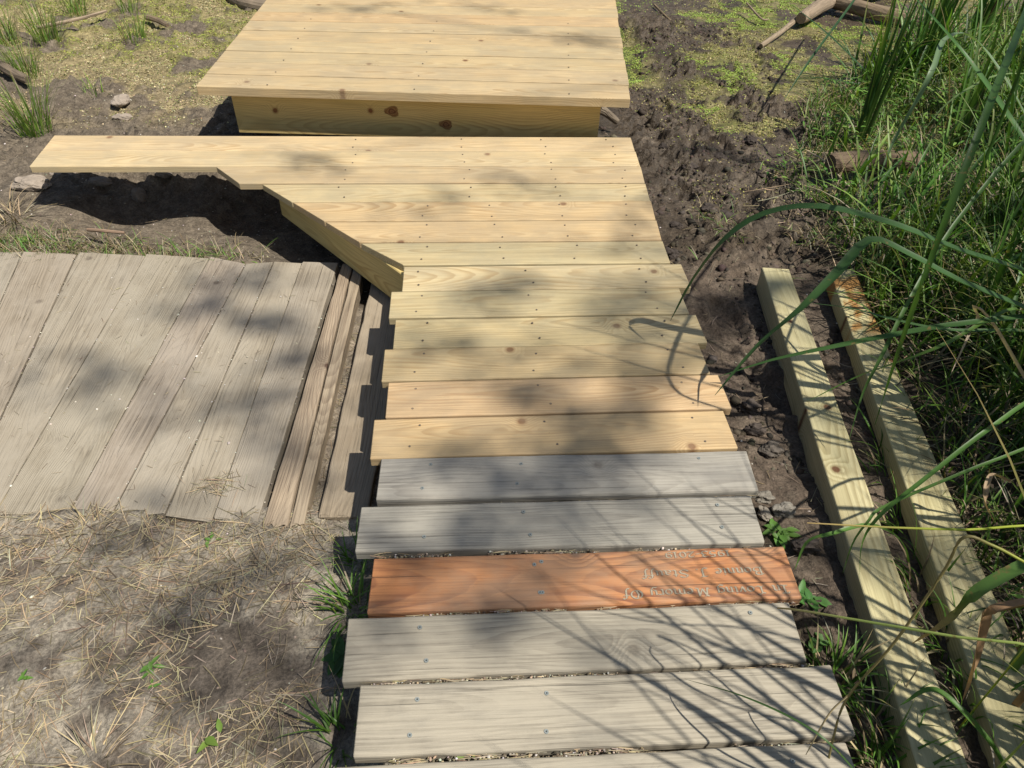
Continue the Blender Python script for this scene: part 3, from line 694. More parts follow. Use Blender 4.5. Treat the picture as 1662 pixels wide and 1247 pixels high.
def blade_field(B, az, th0, bend, ln, wd, nseg=5, col=None, fold=.2, power=1.3, yaw_curl=None):
    """many blades as one set of arrays"""
    Nn = len(B); s = np.linspace(0, 1, nseg+1)
    th = th0[:, None]+bend[:, None]*s[None]**power
    azz = az[:, None]+(np.zeros((Nn, 1)) if yaw_curl is None else yaw_curl[:, None])*s[None]
    dx = np.sin(th)*np.cos(azz); dyy = np.sin(th)*np.sin(azz); dz = np.cos(th)
    D = np.stack([dx, dyy, dz], 2)*(ln[:, None, None]/nseg)
    C_ = B[:, None, :]+np.concatenate([np.zeros((Nn, 1, 3)), np.cumsum((D[:, 1:]+D[:, :-1])/2, axis=1)], 1)
    side = np.stack([-np.sin(azz), np.cos(azz), np.zeros_like(th)], 2)
    nrm = np.stack([-np.cos(th)*np.cos(azz), -np.cos(th)*np.sin(azz), np.sin(th)], 2)
    w_ = wd[:, None]*(np.clip(1-s[None]**2.2, .03, 1))*(.75+.25*np.minimum(1, s[None]*4))
    l_ = C_-side*w_[..., None]/2; r_ = C_+side*w_[..., None]/2; c_ = C_-nrm*(w_*fold)[..., None]
    V = np.stack([l_, c_, r_], 2).reshape(-1, 3)
    base = (np.arange(Nn)*(nseg+1)*3)[:, None, None]+(np.arange(nseg)*3)[None, :, None]+np.arange(2)[None, None, :]
    F = np.stack([base, base+1, base+4, base+3], 3).reshape(-1, 4)
    cc = np.repeat(col[:, None, :], nseg+1, axis=1)
    k = (RNG.uniform(0, 1, Nn) < .4)*RNG.uniform(.3, 1, Nn); tt = np.clip((s[None]-.55)/.45, 0, 1)**1.5*k[:, None]
    cc = cc*(1-tt[..., None])+tt[..., None]*np.array([.34, .24, .11]); cc = cc*(1+.12*np.sin(s*9)[None, :, None])
    cc = np.repeat(cc[:, :, None, :], 3, axis=2); cc[:, :, 1] *= 1.25
    return V, F, cc.reshape(-1, 3)
def pick(pal, n, jit_=.15, rng=RNG):
    p = np.array(pal)[rng.integers(0, len(pal), n)]
    return p*(1+rng.normal(0, jit_, (n, 1)))*(1+rng.normal(0, jit_*.3, (n, 3)))
GREEN = [(.07, .15, .022), (.09, .18, .026), (.06, .12, .022), (.12, .20, .035)]
CATT = [(.04, .10, .022), (.065, .14, .025), (.05, .10, .022), (.10, .18, .035)]
STRAW = [(.35, .275, .16), (.45, .36, .22), (.24, .185, .115), (.35, .30, .215), (.16, .125, .08)]

def tuft(name, x, y, n, h, spread, pal, label, cat, group=None, wd=.004, lean=(.1, .7), bend=(.4, 1.4), z=None, dry=.1, mat='leaf', nseg=6):
    b = np.zeros((n, 3)); a_ = RNG.uniform(0, 2*np.pi, n); rr = spread*np.sqrt(RNG.uniform(0, 1, n))
    b[:, 0] = x+rr*np.cos(a_); b[:, 1] = y+rr*np.sin(a_); b[:, 2] = (gz(b[:, 0], b[:, 1]) if z is None else z)-.006
    col = pick(pal, n); dd = RNG.uniform(0, 1, n) < dry; col[dd] = pick(STRAW, dd.sum())
    V, F, cc = blade_field(b, a_+RNG.normal(0, .7, n), RNG.uniform(*lean, n), RNG.uniform(*bend, n), h*RNG.uniform(.45, 1.15, n), wd*RNG.uniform(.6, 1.3, n), nseg, np.clip(col, .01, 1))
    o = npmesh(name, V, F, M[mat], col=cc, origin=(x, y, float(gz(x, y))))
    return tag(o, label, cat, group)

def leafs(P, az, tilt, L_, W_, col):
    """broad pointed leaves, P = base"""
    n = len(P); d = np.stack([np.cos(az)*np.cos(tilt), np.sin(az)*np.cos(tilt), np.sin(tilt)], 1); s_ = np.stack([-np.sin(az), np.cos(az), 0*az], 1); u_ = np.cross(d, s_)
    prof = [(0, .0), (.2, .75), (.45, 1), (.75, .6), (1.0, 0.04)]
    V = []
    for t, k in prof:
        c_ = P+d*(L_*t)[:, None]-u_*0-np.array([0, 0, 1])*(L_*.25*t*t)[:, None]
        e = s_*(W_*k/2)[:, None]; f_ = u_*(W_*k*.12)[:, None]
        V += [c_-e+f_, c_-f_*.5, c_+e+f_]
    V = np.stack(V, 1).reshape(-1, 3); base = (np.arange(n)*15)[:, None, None]+(np.arange(4)*3)[None, :, None]+np.arange(2)[None, None]
    F = np.stack([base, base+1, base+4, base+3], 3).reshape(-1, 4)
    return V, F, np.repeat(col, 15, axis=0)

# ---------------------------------------------------------------- reeds
def reed(x, y, n, h, label, group, az=None, azs=3.2, lean=(.02, .28), bend=(.1, 1.1), wd=.016, spread=.04, pal=CATT, zb=None, dry=.06, name='cattail'):
    b = np.zeros((n, 3)); a_ = RNG.uniform(0, 2*np.pi, n); rr = spread*np.sqrt(RNG.uniform(0, 1, n))
    b[:, 0] = x+rr*np.cos(a_); b[:, 1] = y+rr*np.sin(a_); zz = float(gz(x, y)) if zb is None else zb; b[:, 2] = zz-.02
    A_ = (a_+RNG.normal(0, .4, n)) if az is None else az+RNG.normal(0, azs, n)
    col = pick(pal, n, .12); dd = RNG.uniform(0, 1, n) < dry; col[dd] = pick(STRAW, dd.sum())*.8
    V, F, cc = blade_field(b, A_, RNG.uniform(*lean, n), RNG.uniform(*bend, n), h*RNG.uniform(.6, 1.15, n), wd*RNG.uniform(.6, 1.2, n), 14, np.clip(col, .01, 1), fold=.22, power=2.0, yaw_curl=RNG.normal(0, .35, n))
    root = empty(name, (x, y, zz), label, 'reed plant', group)
    npmesh('leaf', V-np.array([x, y, zz]), F, M['leaf'], col=cc, parent=root, smooth=True)
    # sheathed stem base
    k = 8; sv = []; 
    for j, (zq, rq) in enumerate(((-.03, .014), (.08, .013), (.2, .009), (.34, .005))):
        for i in range(k): sv.append((rq*math.cos(2*math.pi*i/k), rq*math.sin(2*math.pi*i/k), zq))
    sf = [(j*k+i, j*k+(i+1) % k, (j+1)*k+(i+1) % k, (j+1)*k+i) for j in range(3) for i in range(k)]
    npmesh('stem', np.array(sv), sf, M['leaf'], col=np.tile(np.array([.10, .12, .04]), (len(sv), 1)), parent=root, smooth=True)
    return root
def ga(px, py, z): p = at(px, py, z); return p[0], p[1]
RG = 'cattails standing along the right edge'
x, y = ga(1390, 240, -.27); reed(x, y, 20, .95, 'dark green upright cattail standing alone nearest the log end', RG, wd=.021, lean=(.0, .12), bend=(.0, .5), spread=.035)
x, y = ga(1477, 150, -.27); reed(x, y, 20, 1.0, 'dark cattail clump behind and right of the lone upright one', RG, wd=.021, lean=(.0, .16), bend=(.05, .6), spread=.04)
x, y = ga(1560, 110, -.25); reed(x, y, 20, 1.05, 'cattail clump in front of the fallen logs near the top right corner', RG, wd=.021, lean=(.0, .2), bend=(.1, .7), spread=.05)
x, y = ga(1650, 60, -.24); reed(x, y, 20, 1.1, 'cattail clump in the far top right corner of the photo', RG, wd=.021, lean=(.0, .25), bend=(.1, .8), spread=.06)
for (px_, py_, n_, h_, lb) in ((1625, 330, 8, 1.15, 'tall reed clump right of the weeds level with the short log'), (1660, 470, 8, 1.15, 'tall reed clump at the right edge level with the far timber ends'), (1700, 600, 7, 1.1, 'reed clump at the right edge beside the middle of the farther timber'), (1560, 230, 9, .9, 'shorter bright reed clump rising from the weeds above the short log'), (1655, 200, 10, 1.1, 'reed clump at the right edge below the long fallen log'), (1600, 430, 8, .8, 'low reed clump among the grass right of the bent leaf'), (1660, 760, 9, .7, 'low reed clump at the right edge just above the level yellow stalk'), (1590, 560, 8, .6, 'low leafy clump beside the small pinkish dead leaf')):
    x, y = ga(px_, py_, -.13); reed(x, y, n_, h_, lb, RG, lean=(.0, .3), bend=(.1, 1.0), spread=.05, wd=.018)
k_ = 0
for (x, y) in ((1.22, -2.72), (1.35, -2.95), (1.5, -2.6), (1.15, -3.0), (1.7, -2.4), (1.8, -2.1), (1.6, -2.85), (1.75, -1.8), (2.0, -1.5), (1.95, -2.6), (2.1, -1.1), (1.4, -3.2), (1.62, -2.05), (1.12, -2.82), (.98, -2.86), (.92, -3.05), (1.05, -3.2), (1.32, -2.62)):
    reed(x, y, 20, random.uniform(1.05, 1.9), 'tall reed clump just past the right edge, shading the grey planks', RG, lean=(.0, .35), bend=(.1, 1.1), spread=.07, wd=.017, dry=.12)
    k_ += 1

# single leaves that arch over the walkway and the timbers
def feature(pts, wid, col, name, label, cat, group=None, mat='leaf', parent=None, **kw):
    P = [at(a_, b_, c_) for a_, b_, c_ in pts]
    if pts[-1][0] > 1640 and pts[-1][2] > .0:              # carry the blade down to its root outside the frame
        e = P[-1]; g_ = float(gz(e[0]+.16, e[1]+.02)); P += [e+np.array([.10, .01, (g_-e[2])*.35]), np.array([e[0]+.16, e[1]+.02, g_-.01])]
    if pts[0][0] > 1720 and pts[0][2] > .3: P = P[1:] if False else P
    C_, V, F, cc = curve_blade(P, wid, col, name, label, cat, group, mat, **kw)
    org = C_[-1]
    o = npmesh(name, V, F, M[mat], col=np.clip(cc, .01, 1), origin=org, smooth=True)
    return tag(o, label, cat, group)
AG = 'long reed leaves arching in from the right'
DG = (.045, .10, .03)
feature([(1088, 521, .10), (1125, 452, .24), (1175, 388, .37), (1240, 346, .45), (1330, 334, .50), (1450, 362, .48), (1560, 405, .42), (1700, 455, .28)], .030, DG, 'reed_leaf', 'long green leaf in a high arch, its tip over the new planks right edge', 'leaf', AG)
feature([(1160, 642, .06), (1230, 560, .20), (1300, 500, .32), (1360, 440, .40), (1412, 388, .46), (1470, 408, .45), (1560, 455, .40), (1700, 520, .3)], .026, DG, 'reed_leaf', 'broad leaf with a sharp bend, crossing both timbers down to the walkway', 'leaf', AG)
feature([(1165, 612, .03), (1250, 585, .12), (1340, 565, .19), (1440, 545, .25), (1560, 525, .30), (1720, 515, .3)], .019, (.05, .11, .03), 'reed_leaf', 'nearly level leaf crossing both timbers below the bent one', 'leaf', AG)
feature([(1308, 653, .03), (1390, 612, .12), (1450, 590, .2), (1530, 560, .28), (1650, 500, .3)], .010, (.08, .15, .03), 'reed_leaf', 'thin bright leaf whose tip ends on the near timber', 'leaf', AG)
feature([(1315, 492, .06), (1380, 500, .13), (1450, 518, .18), (1540, 535, .2), (1690, 540, .18)], .012, (.06, .12, .04), 'reed_leaf', 'thin level leaf above the knots of both timbers', 'leaf', AG)
feature([(1420, 690, .05), (1445, 610, .22), (1475, 520, .42), (1515, 410, .6), (1560, 290, .75), (1610, 160, .85), (1665, 20, .9), (1700, -80, .9)], .014, (.045, .10, .02), 'reed_leaf', 'long upright leaf leaning across from the timbers to the top right corner', 'leaf', AG, tipw=.1)
feature([(1378, 715, .0), (1400, 640, .1), (1430, 580, .2), (1480, 480, .32), (1560, 350, .45), (1690, 210, .6)], .010, (.06, .12, .03), 'reed_leaf', 'slim upright leaf just left of the long leaning one', 'leaf', AG)
feature([(1425, 295, .02), (1450, 230, .16), (1490, 160, .32), (1515, 110, .42), (1535, 62, .46), (1580, 60, .4), (1640, 140, .25), (1700, 260, 0)], .020, (.13, .20, .10), 'reed_leaf', 'pale grey green leaf hanging down to the short log', 'leaf', AG)
feature([(1497, 216, -.05), (1530, 175, .06), (1570, 145, .14), (1630, 120, .2), (1720, 130, .2)], .014, (.16, .23, .09), 'reed_leaf', 'short pale leaf above the weeds right of the hanging one', 'leaf', AG)
feature([(1470, -20, .55), (1539, 55, .5), (1587, 115, .42), (1659, 220, .3), (1720, 330, .1)], .026, (.055, .13, .03), 'reed_leaf', 'wide dark leaf running from the top edge to the right edge', 'leaf', AG)
feature([(1270, 165, -.1), (1320, 90, .06), (1385, 2, .2), (1440, -80, .3)], .014, (.035, .08, .03), 'reed_leaf', 'dark thin leaf rising from the duckweed to the top edge', 'leaf', AG)
feature([(1275, 0, .1), (1340, 52, .16), (1400, 110, .1), (1412, 130, 0)], .012, (.035, .08, .03), 'reed_leaf', 'dark leaf crossing in front of the lone cattail', 'leaf', AG)
feature([(1262, 133, .0), (1320, 126, .1), (1380, 134, .16), (1410, 142, .1)], .009, (.06, .13, .05), 'reed_leaf', 'thin level leaf reaching left over the duckweed', 'leaf', AG)
feature([(1110, 1102, .05), (1200, 1128, .15), (1290, 1168, .2), (1352, 1212, .2), (1420, 1290, .1)], .004, (.05, .10, .03), 'reed_leaf', 'dark hair thin blade over the last full grey plank', 'leaf', AG)
feature([(1395, 938, .02), (1400, 880, .12), (1430, 835, .2), (1500, 778, .28), (1600, 700, .35), (1700, 640, .36)], .009, (.07, .15, .03), 'reed_leaf', 'green leaf drooping over the near timber beside the yellow stem', 'leaf', AG)
feature([(1368, 930, .02), (1385, 880, .1), (1410, 845, .16), (1430, 825, .18), (1520, 785, .24), (1620, 745, .28), (1720, 715, .28)], .007, (.08, .16, .035), 'reed_leaf', 'short leaf tip hanging onto the left face of the near timber', 'leaf', AG)
feature([(1290, 925, -.03), (1310, 880, .04), (1350, 866, .08), (1415, 852, .08), (1465, 880, .0), (1478, 930, -.15)], .010, (.10, .20, .04), 'reed_leaf', 'bright narrow leaf curling down beside the red plank end', 'leaf', AG)
feature([(1480, 1045, .1), (1540, 1005, .2), (1600, 950, .3), (1720, 900, .36)], .022, (.09, .17, .04), 'reed_leaf', 'wide pointed leaf with a brown tip over the farther timber', 'leaf', AG, tipcol=(.35, .22, .10))
feature([(1460, 1145, .02), (1520, 1120, .08), (1600, 1195, .06), (1640, 1260, 0)], .012, (.08, .17, .03), 'reed_leaf', 'low leaf arching between the timbers at the bottom', 'leaf', AG)
SG = 'thin stalks crossing in the foreground'
feature([(1310, 849, .5), (1440, 856, .53), (1560, 860, .55), (1740, 866, .56)], .0036, (.42, .48, .06), 'grass_stalk', 'straight yellow green stalk lying level over both timbers', 'stalk', SG, round_=True, tipcol=(.5, .36, .16), tipw=.5)
feature([(1262, 987, .3), (1300, 991, .34), (1400, 1008, .4), (1540, 1032, .46), (1720, 1066, .5)], .0040, (.36, .44, .12), 'grass_stalk', 'pale stalk with a tan end crossing above the near timber', 'stalk', SG, round_=True, tipcol=(.5, .38, .2), tipw=.6)
feature([(1740, 955, .55), (1662, 912, .57), (1610, 885, .58), (1563, 873, .58), (1530, 930, .5), (1450, 1045, .34), (1375, 1133, .18), (1352, 1200, .05), (1340, 1260, -.05)], .0042, (.26, .22, .09), 'grass_stalk', 'brown jointed stalk bent over near the yellow one', 'stalk', SG, round_=True, tipcol=(.42, .48, .06), tipw=.7, n=50)
feature([(1308, 1225, .05), (1345, 1160, .15), (1375, 1130, .2)], .003, (.45, .36, .2), 'grass_stalk', 'short dry split stalk end over the last grey planks', 'stalk', SG, mat='straw', round_=True, tipw=.4)
feature([(1562, 1138, .1), (1585, 1080, .2), (1600, 1010, .28), (1622, 985, .32), (1720, 975, .34)], .020, (.28, .17, .09), 'dry_leaf', 'brown curled dead leaf hanging over the farther timber', 'dead leaf', None, mat='straw', twist=2.2, fold=.5)
feature([(1542, 610, .1), (1572, 545, .2), (1588, 515, .27), (1582, 497, .31), (1610, 520, .3), (1680, 640, .1)], .013, (.5, .40, .30), 'dry_leaf', 'small pale pinkish dead leaf curled in the grass', 'dead leaf', None, mat='straw', twist=2.0, fold=.4)
feature([(1615, 850, -.02), (1600, 810, .06), (1610, 770, .1), (1640, 780, .1)], .012, (.34, .24, .15), 'dry_leaf', 'tan dead leaf at the right edge beside the farther timber', 'dead leaf', None, mat='straw', twist=1.5, fold=.4)

# ---------------------------------------------------------------- ground vegetation on the right (stuff)
def scatter(n, x0, x1, y0, y1, keep, mrg=150):
    x = RNG.uniform(x0, x1, n); y = RNG.uniform(y0, y1, n)
    k = keep(x, y) > RNG.uniform(0, 1, n); x, y = x[k], y[k]
    P = np.stack([x, y, gz(x, y)], 1); k = in_view(P, mrg); return P[k]
ta, tb = np.array(at(1574, 1247, -.15)[:2]), np.array(at(1281, 437, -.15)[:2])
def right_of_t1(x, y):          # >0 right of the near timber
    t = (y-ta[1])/(tb[1]-ta[1]); return x-(ta[0]+(tb[0]-ta[0])*t)
oc, od = np.array(at(1633, 1247, -.1)[:2]), np.array(at(1349, 446, -.1)[:2]); oe, of = np.array(at(1735, 1247, -.1)[:2]), np.array(at(1385, 434, -.1)[:2])
def on_t2(x, y):
    t = (y-oc[1])/(od[1]-oc[1]); l_ = oc[0]+(od[0]-oc[0])*t; r_ = oe[0]+(of[0]-oe[0])*t
    return (x > l_-.01) & (x < r_+.01) & (y < of[1]+.02)
LGX, LGY = at(1378, 298, -.17)[:2]
def veg(x, y):
    g = ss(.0, .10, x-1.36-.18*np.clip(y+.8, -3, .3)-.62*np.clip(y-.1, 0, 3)-.7*np.clip(y-1.2, 0, 3)+.25*(fbm(x, y, 3, 3, 12)-.5))
    g = g*ss(3.2, 1.9, y)
    low = ss(.0, .10, right_of_t1(x, y)-.02)*ss(-1.15, -1.7, y)*.8
    g = np.maximum(g, low); g = np.where(on_t2(x, y), 0, g)
    g = g*(.25+.75*ss(.40, .55, fbm(x, y, 4, 3, 15)))
    g = g*ss(.75, 1.1, np.hypot((x-LGX)/.24, (y-LGY)/.27))
    return g
P = scatter(60000, .9, 4.5, -3.0, 3.3, veg)
n = min(len(P), 9500); P = P[:n]; tallk = 1+1.1*ss(-.2, -.8, P[:, 1])*ss(1.3, 1.5, P[:, 0])
col = pick([(.065, .135, .02), (.10, .18, .026), (.05, .10, .018), (.13, .21, .038)], n, .25); dd = RNG.uniform(0, 1, n) < .25; col[dd] = pick(STRAW, dd.sum())*.8
V, F, cc = blade_field(P, RNG.uniform(0, 6.28, n), RNG.uniform(.05, .8, n), RNG.uniform(.3, 1.6, n), RNG.uniform(.06, .24, n)*tallk, RNG.uniform(.0025, .0075, n)*tallk**.5, 5, np.clip(col, .01, 1), yaw_curl=RNG.normal(0, .5, n))
tag(npmesh('grass', V, F, M['leaf'], col=cc), 'dense green grass between and beyond the timbers on the right', 'grass', kind='stuff')
P = scatter(30000, 1.3, 4.2, -2.3, 1.8, lambda x, y: veg(x, y)*ss(.42, .6, fbm(x, y, 2.2, 3, 29)+.12*ss(.6, -.6, y))*ss(.0, .25, x-1.45-.6*np.clip(y, 0, 3))); n = min(len(P), 2300); P = P[:n]
col = pick([(.055, .13, .022), (.09, .19, .03), (.045, .10, .02), (.14, .22, .045)], n, .2)
V, F, cc = blade_field(P, RNG.uniform(0, 6.28, n), RNG.uniform(.03, .6, n), RNG.uniform(.3, 1.7, n), RNG.uniform(.15, .6, n), RNG.uniform(.007, .020, n), 9, np.clip(col, .01, 1), yaw_curl=RNG.normal(0, .5, n))
tag(npmesh('broad_grass', V, F, M['leaf'], col=cc, smooth=True), 'taller broad bladed grass rising out of the green on the right', 'grass', kind='stuff')
P = scatter(26000, 1.1, 4.5, -2.6, 2.6, lambda x, y: veg(x, y)*ss(.45, .6, fbm(x, y, 2.5, 3, 19)+.15*ss(-.6, .3, y)))
n = min(len(P), 9000); P = P[:n]; P[:, 2] += RNG.uniform(.01, .16, n)
col = pick([(.10, .21, .035), (.13, .26, .045), (.08, .17, .03), (.18, .29, .06)], n, .15)
V, F, cc = leafs(P, RNG.uniform(0, 6.28, n), RNG.uniform(-.3, .5, n), RNG.uniform(.02, .055, n), RNG.uniform(.009, .022, n), np.clip(col, .01, 1))
tag(npmesh('weeds', V, F, M['weed'], col=cc), 'low leafy green weeds filling the ground under the cattails', 'weeds', kind='stuff')
# sparse short grass beyond the far timber ends and by the plank walkway
def sparse(x, y):
    a_ = ss(.35, .0, np.hypot((x-1.22)/1.2, (y+.55)/.8)-.12)*.5*ss(.45, .6, fbm(x, y, 5, 3, 33))
    b_ = ss(.22, .02, np.abs(y+.57-.03*np.sin(6*x)))*ss(-1.0, -1.4, x)*ss(-.66, -.62, y)
    c_ = ss(.14, .04, np.abs(y+.60))*ss(-.7, -1.0, x)*.4*ss(-.68, -.64, y)
    return a_+b_+c_
P = scatter(60000, -2.4, 1.9, -1.0, .3, sparse); n = min(len(P), 2900); P = P[:n]
lf = P[:, 0] < 0
col = pick(GREEN, n, .2)*1.2; dd = RNG.uniform(0, 1, n) < .68; col[dd] = pick(STRAW, dd.sum())*.85
V, F, cc = blade_field(P, RNG.uniform(0, 6.28, n), RNG.uniform(.3, 1.3, n), RNG.uniform(.2, 1.2, n), RNG.uniform(.025, .10, n), RNG.uniform(.0015, .0045, n), 4, np.clip(col, .01, 1))
tag(npmesh('short_grass', V, F, M['leaf'], col=cc), 'thin mixed green and straw grass on the bare mud', 'grass', kind='stuff')

# ---------------------------------------------------------------- countable tufts and seedlings
x, y = -.262, -2.17; tuft('grass_tuft', x, y, 62, .145, .04, [(.08, .17, .025), (.11, .21, .035), (.06, .13, .02)], 'bright green grass tuft growing at the left end of the red plank', 'grass tuft', 'tufts at the walkway edges', wd=.0045, lean=(.1, .9), bend=(.5, 1.8))
tuft('grass_tuft', -.265, -2.02, 26, .11, .03, [(.08, .17, .025), (.06, .13, .02)], 'small grass tuft left of the second grey plank', 'grass tuft', 'tufts at the walkway edges', wd=.004, lean=(.1, .9), bend=(.5, 1.6))
tuft('grass_tuft', -.255, -2.46, 30, .13, .04, [(.05, .11, .018), (.07, .14, .02)], 'dark grass tuft shaded by the bottom left plank ends', 'grass tuft', 'tufts at the walkway edges', wd=.005, lean=(.1, .8), bend=(.4, 1.5))
tuft('grass_tuft', .765, -2.40, 60, .14, .05, [(.07, .15, .02), (.09, .19, .03)], 'green tuft at the right end of the lowest grey planks', 'grass tuft', 'tufts at the walkway edges', wd=.005, lean=(.1, .8), bend=(.4, 1.5), dry=.25)
tuft('grass_tuft', .80, -2.58, 60, .14, .05, [(.07, .15, .02), (.09, .19, .03)], 'leafy tuft in the bottom corner left of the near timber', 'grass tuft', 'tufts at the walkway edges', wd=.006, lean=(.1, .8), bend=(.4, 1.5), dry=.2)
for px_, py_, n_, h_, lb in ((1470, 850, 26, .13, 'small grass tuft between the timbers level with the yellow stalk'), (1500, 960, 30, .14, 'grass tuft between the timbers below the bent brown stalk'), (1545, 1060, 34, .15, 'grass tuft between the timbers beside the brown dead leaf'), (1590, 1150, 40, .16, 'grass tuft between the timbers near the bottom corner'), (1440, 770, 20, .12, 'sparse tuft between the timbers above the yellow stalk'), (1415, 1180, 40, .15, 'grass tuft against the left side of the near timber at the bottom'), (1360, 1090, 26, .11, 'low tuft between the last grey planks and the near timber')):
    x, y = ga(px_, py_, -.14); tuft('grass_tuft', x, y, n_, h_, .045, [(.08, .17, .025), (.11, .21, .035), (.06, .13, .02)], lb, 'grass tuft', 'tufts between the timbers', wd=.006, lean=(.1, .9), bend=(.4, 1.7), dry=.2)
TG = 'grass clumps in the mud at top left'
for (px_, py_, n_, h_, lb) in ((60, 215, 120, .34, 'tall grass clump left of the overhanging board end'), (45, 120, 80, .28, 'grass clump at the left edge above the tallest one'), (75, 60, 90, .28, 'grass clump near the top left corner'), (215, 60, 50, .22, 'small green clump right of the corner clump'), (155, 155, 14, .12, 'thin low sprigs right of the tall clump'), (10, 60, 70, .28, 'grass clump cut off by the top left corner'), (120, 15, 60, .24, 'grass clump touching the top edge left of the sticks'), (210, 15, 40, .2, 'grass clump at the top edge above the small green one')):
    x, y = ga(px_, py_, -.21); tuft('grass_clump', x, y, n_, h_, .07, [(.14, .23, .04), (.19, .27, .05), (.11, .19, .04)], lb, 'grass clump', TG, wd=.005, lean=(.0, .45), bend=(.1, 1.0), dry=.18)
x, y = ga(150, 1235, -.15); tuft('straw_tuft', x, y, 70, .10, .035, STRAW, 'golden dry grass tuft fanning out in the bottom left', 'dry tuft', 'dry tufts in the soil', wd=.003, lean=(.5, 1.3), bend=(.1, .7), dry=1, mat='straw')
x, y = ga(140, 850, -.17); tuft('straw_tuft', x, y, 70, .07, .04, STRAW, 'golden dry tuft at the front edge of the plank walkway', 'dry tuft', 'dry tufts in the soil', wd=.0025, lean=(.5, 1.4), bend=(.1, .6), dry=1, mat='straw')
x, y = ga(20, 350, -.2); tuft('straw_tuft', x, y, 60, .16, .06, STRAW, 'dry grass tuft under the end of the overhanging board', 'dry tuft', 'dry tufts in the soil', wd=.004, lean=(.3, 1.2), bend=(.2, 1.0), dry=.8, mat='straw')
def seedling(px_, py_, z, n, s, label, col=(.12, .24, .045), zoff=0, name='seedling'):
    x, y = ga(px_, py_, z); zz = (float(gz(x, y)) if z < -.03 else z)+zoff
    P = np.tile(np.array([x, y, zz]), (n, 1))+RNG.normal(0, s*.25, (n, 3))*np.array([1, 1, .3]); P[:, 2] = zz+np.abs(P[:, 2]-zz)+.004
    az = np.linspace(0, 6.28, n, endpoint=False)+RNG.normal(0, .4, n)
    V, F, cc = leafs(P, az, RNG.uniform(.0, .6, n), s*RNG.uniform(.8, 1.4, n), s*RNG.uniform(.35, .6, n), pick([col], n, .12))
    return tag(npmesh(name, V, F, M['weed'], col=cc, origin=(x, y, zz), smooth=True), label, 'seedling', 'small green seedlings')
seedling(245, 1085, -.15, 7, .022, 'little green seedling alone in the straw left of the grey planks')
seedling(40, 1100, -.15, 5, .016, 'tiny seedling at the left edge of the straw covered soil')
seedling(250, 1110, -.15, 3, .014, 'two leaf sprout just below the larger seedling')
seedling(757, 1219, -.02, 5, .020, 'light green sprout in the gap under the lowest full plank', (.22, .30, .08))
seedling(350, 1200, -.15, 3, .035, 'narrow upright sprout at the bottom of the straw', (.14, .22, .04))
seedling(340, 870, -.17, 4, .02, 'small sprout below the front edge of the plank walkway')
seedling(1262, 868, -.12, 16, .032, 'leafy weed beside the second grey plank right end', (.11, .22, .04), name='weed_plant')
seedling(1310, 975, -.12, 16, .042, 'broad leaved weed beside the red plank right end', (.08, .19, .045), name='weed_plant')
seedling(1330, 1040, -.12, 10, .030, 'low weed between the grey planks and the near timber', (.08, .17, .04), name='weed_plant')
seedling(548, 1035, -.08, 7, .055, 'broad dark leaf plant tucked under the left plank ends', (.06, .14, .03), name='weed_plant')
seedling(48, 388, -.21, 12, .04, 'round leaved weed at the left end of the plank walkway', (.16, .24, .06), name='weed_plant')
seedling(1440, 135, -.2, 14, .035, 'leafy weed at the foot of the cattails', (.11, .21, .05), name='weed_plant')
seedling(570, 775, -.19, 6, .022, 'small leaf sprout on the end of the half sunk board', (.06, .13, .03))

# ---------------------------------------------------------------- duckweed, straw, gravel, clods
def specks(P, r, col, zoff=.002, tilt=.35):
    n = len(P); a_ = RNG.uniform(0, 6.28, n); k = 5; V = []
    tx = RNG.normal(0, tilt, n); ty = RNG.normal(0, tilt, n)
    for j in range(k):
        b_ = a_+j*2*np.pi/k; ox = r*np.cos(b_); oy = r*np.sin(b_); V.append(np.stack([P[:, 0]+ox, P[:, 1]+oy, P[:, 2]+zoff+ox*tx+oy*ty], 1))
    V = np.stack(V, 1).reshape(-1, 3); F = (np.arange(n)*k)[:, None]+np.arange(k)[None]
    return V, F, np.repeat(col, k, axis=0)
def dw_r(x, y): return np.maximum(masks(x, y)[4], .10*ss(.9, 1.1, x)*ss(-.7, -.2, y))*ss(.35, .5, fbm(x, y, 14, 3, 66))
P = scatter(260000, .9, 4.2, -.6, 3.3, dw_r, 60); n = min(len(P), 70000); P = P[:n]
col = pick([(.25, .25, .06), (.18, .18, .05), (.32, .29, .12), (.24, .19, .09)], n, .2); bright = fbm(P[:, 0], P[:, 1], 3, 3, 81) > .54; col[bright] = pick([(.24, .32, .055), (.20, .27, .045)], bright.sum(), .15)
Pb = P.copy(); V, F, cc = specks(P, RNG.uniform(.002, .0052, n), np.clip(col, .01, 1))
tag(npmesh('duckweed', V, F, M['speck'], col=cc), 'yellow green duckweed film spread over the mud on the right', 'duckweed', kind='stuff')
P = scatter(200000, -3.4, -.6, .3, 3.3, lambda x, y: np.maximum(masks(x, y)[5], masks(x, y)[6])*ss(.3, .5, fbm(x, y, 14, 3, 67)), 60); n = min(len(P), 42000); P = P[:n]
mm = masks(P[:, 0], P[:, 1]); gsel = mm[5] > mm[6]
col = pick([(.36, .29, .15), (.28, .24, .11), (.44, .38, .22), (.20, .22, .07)], n, .2); col[gsel] = pick([(.25, .29, .05), (.30, .33, .07), (.22, .22, .06)], gsel.sum(), .2)
V, F, cc = specks(P, RNG.uniform(.002, .005, n), np.clip(col, .01, 1))
tag(npmesh('duckweed', V, F, M['speck'], col=cc), 'drying tan and green duckweed on the mud left of the platform', 'duckweed', kind='stuff')
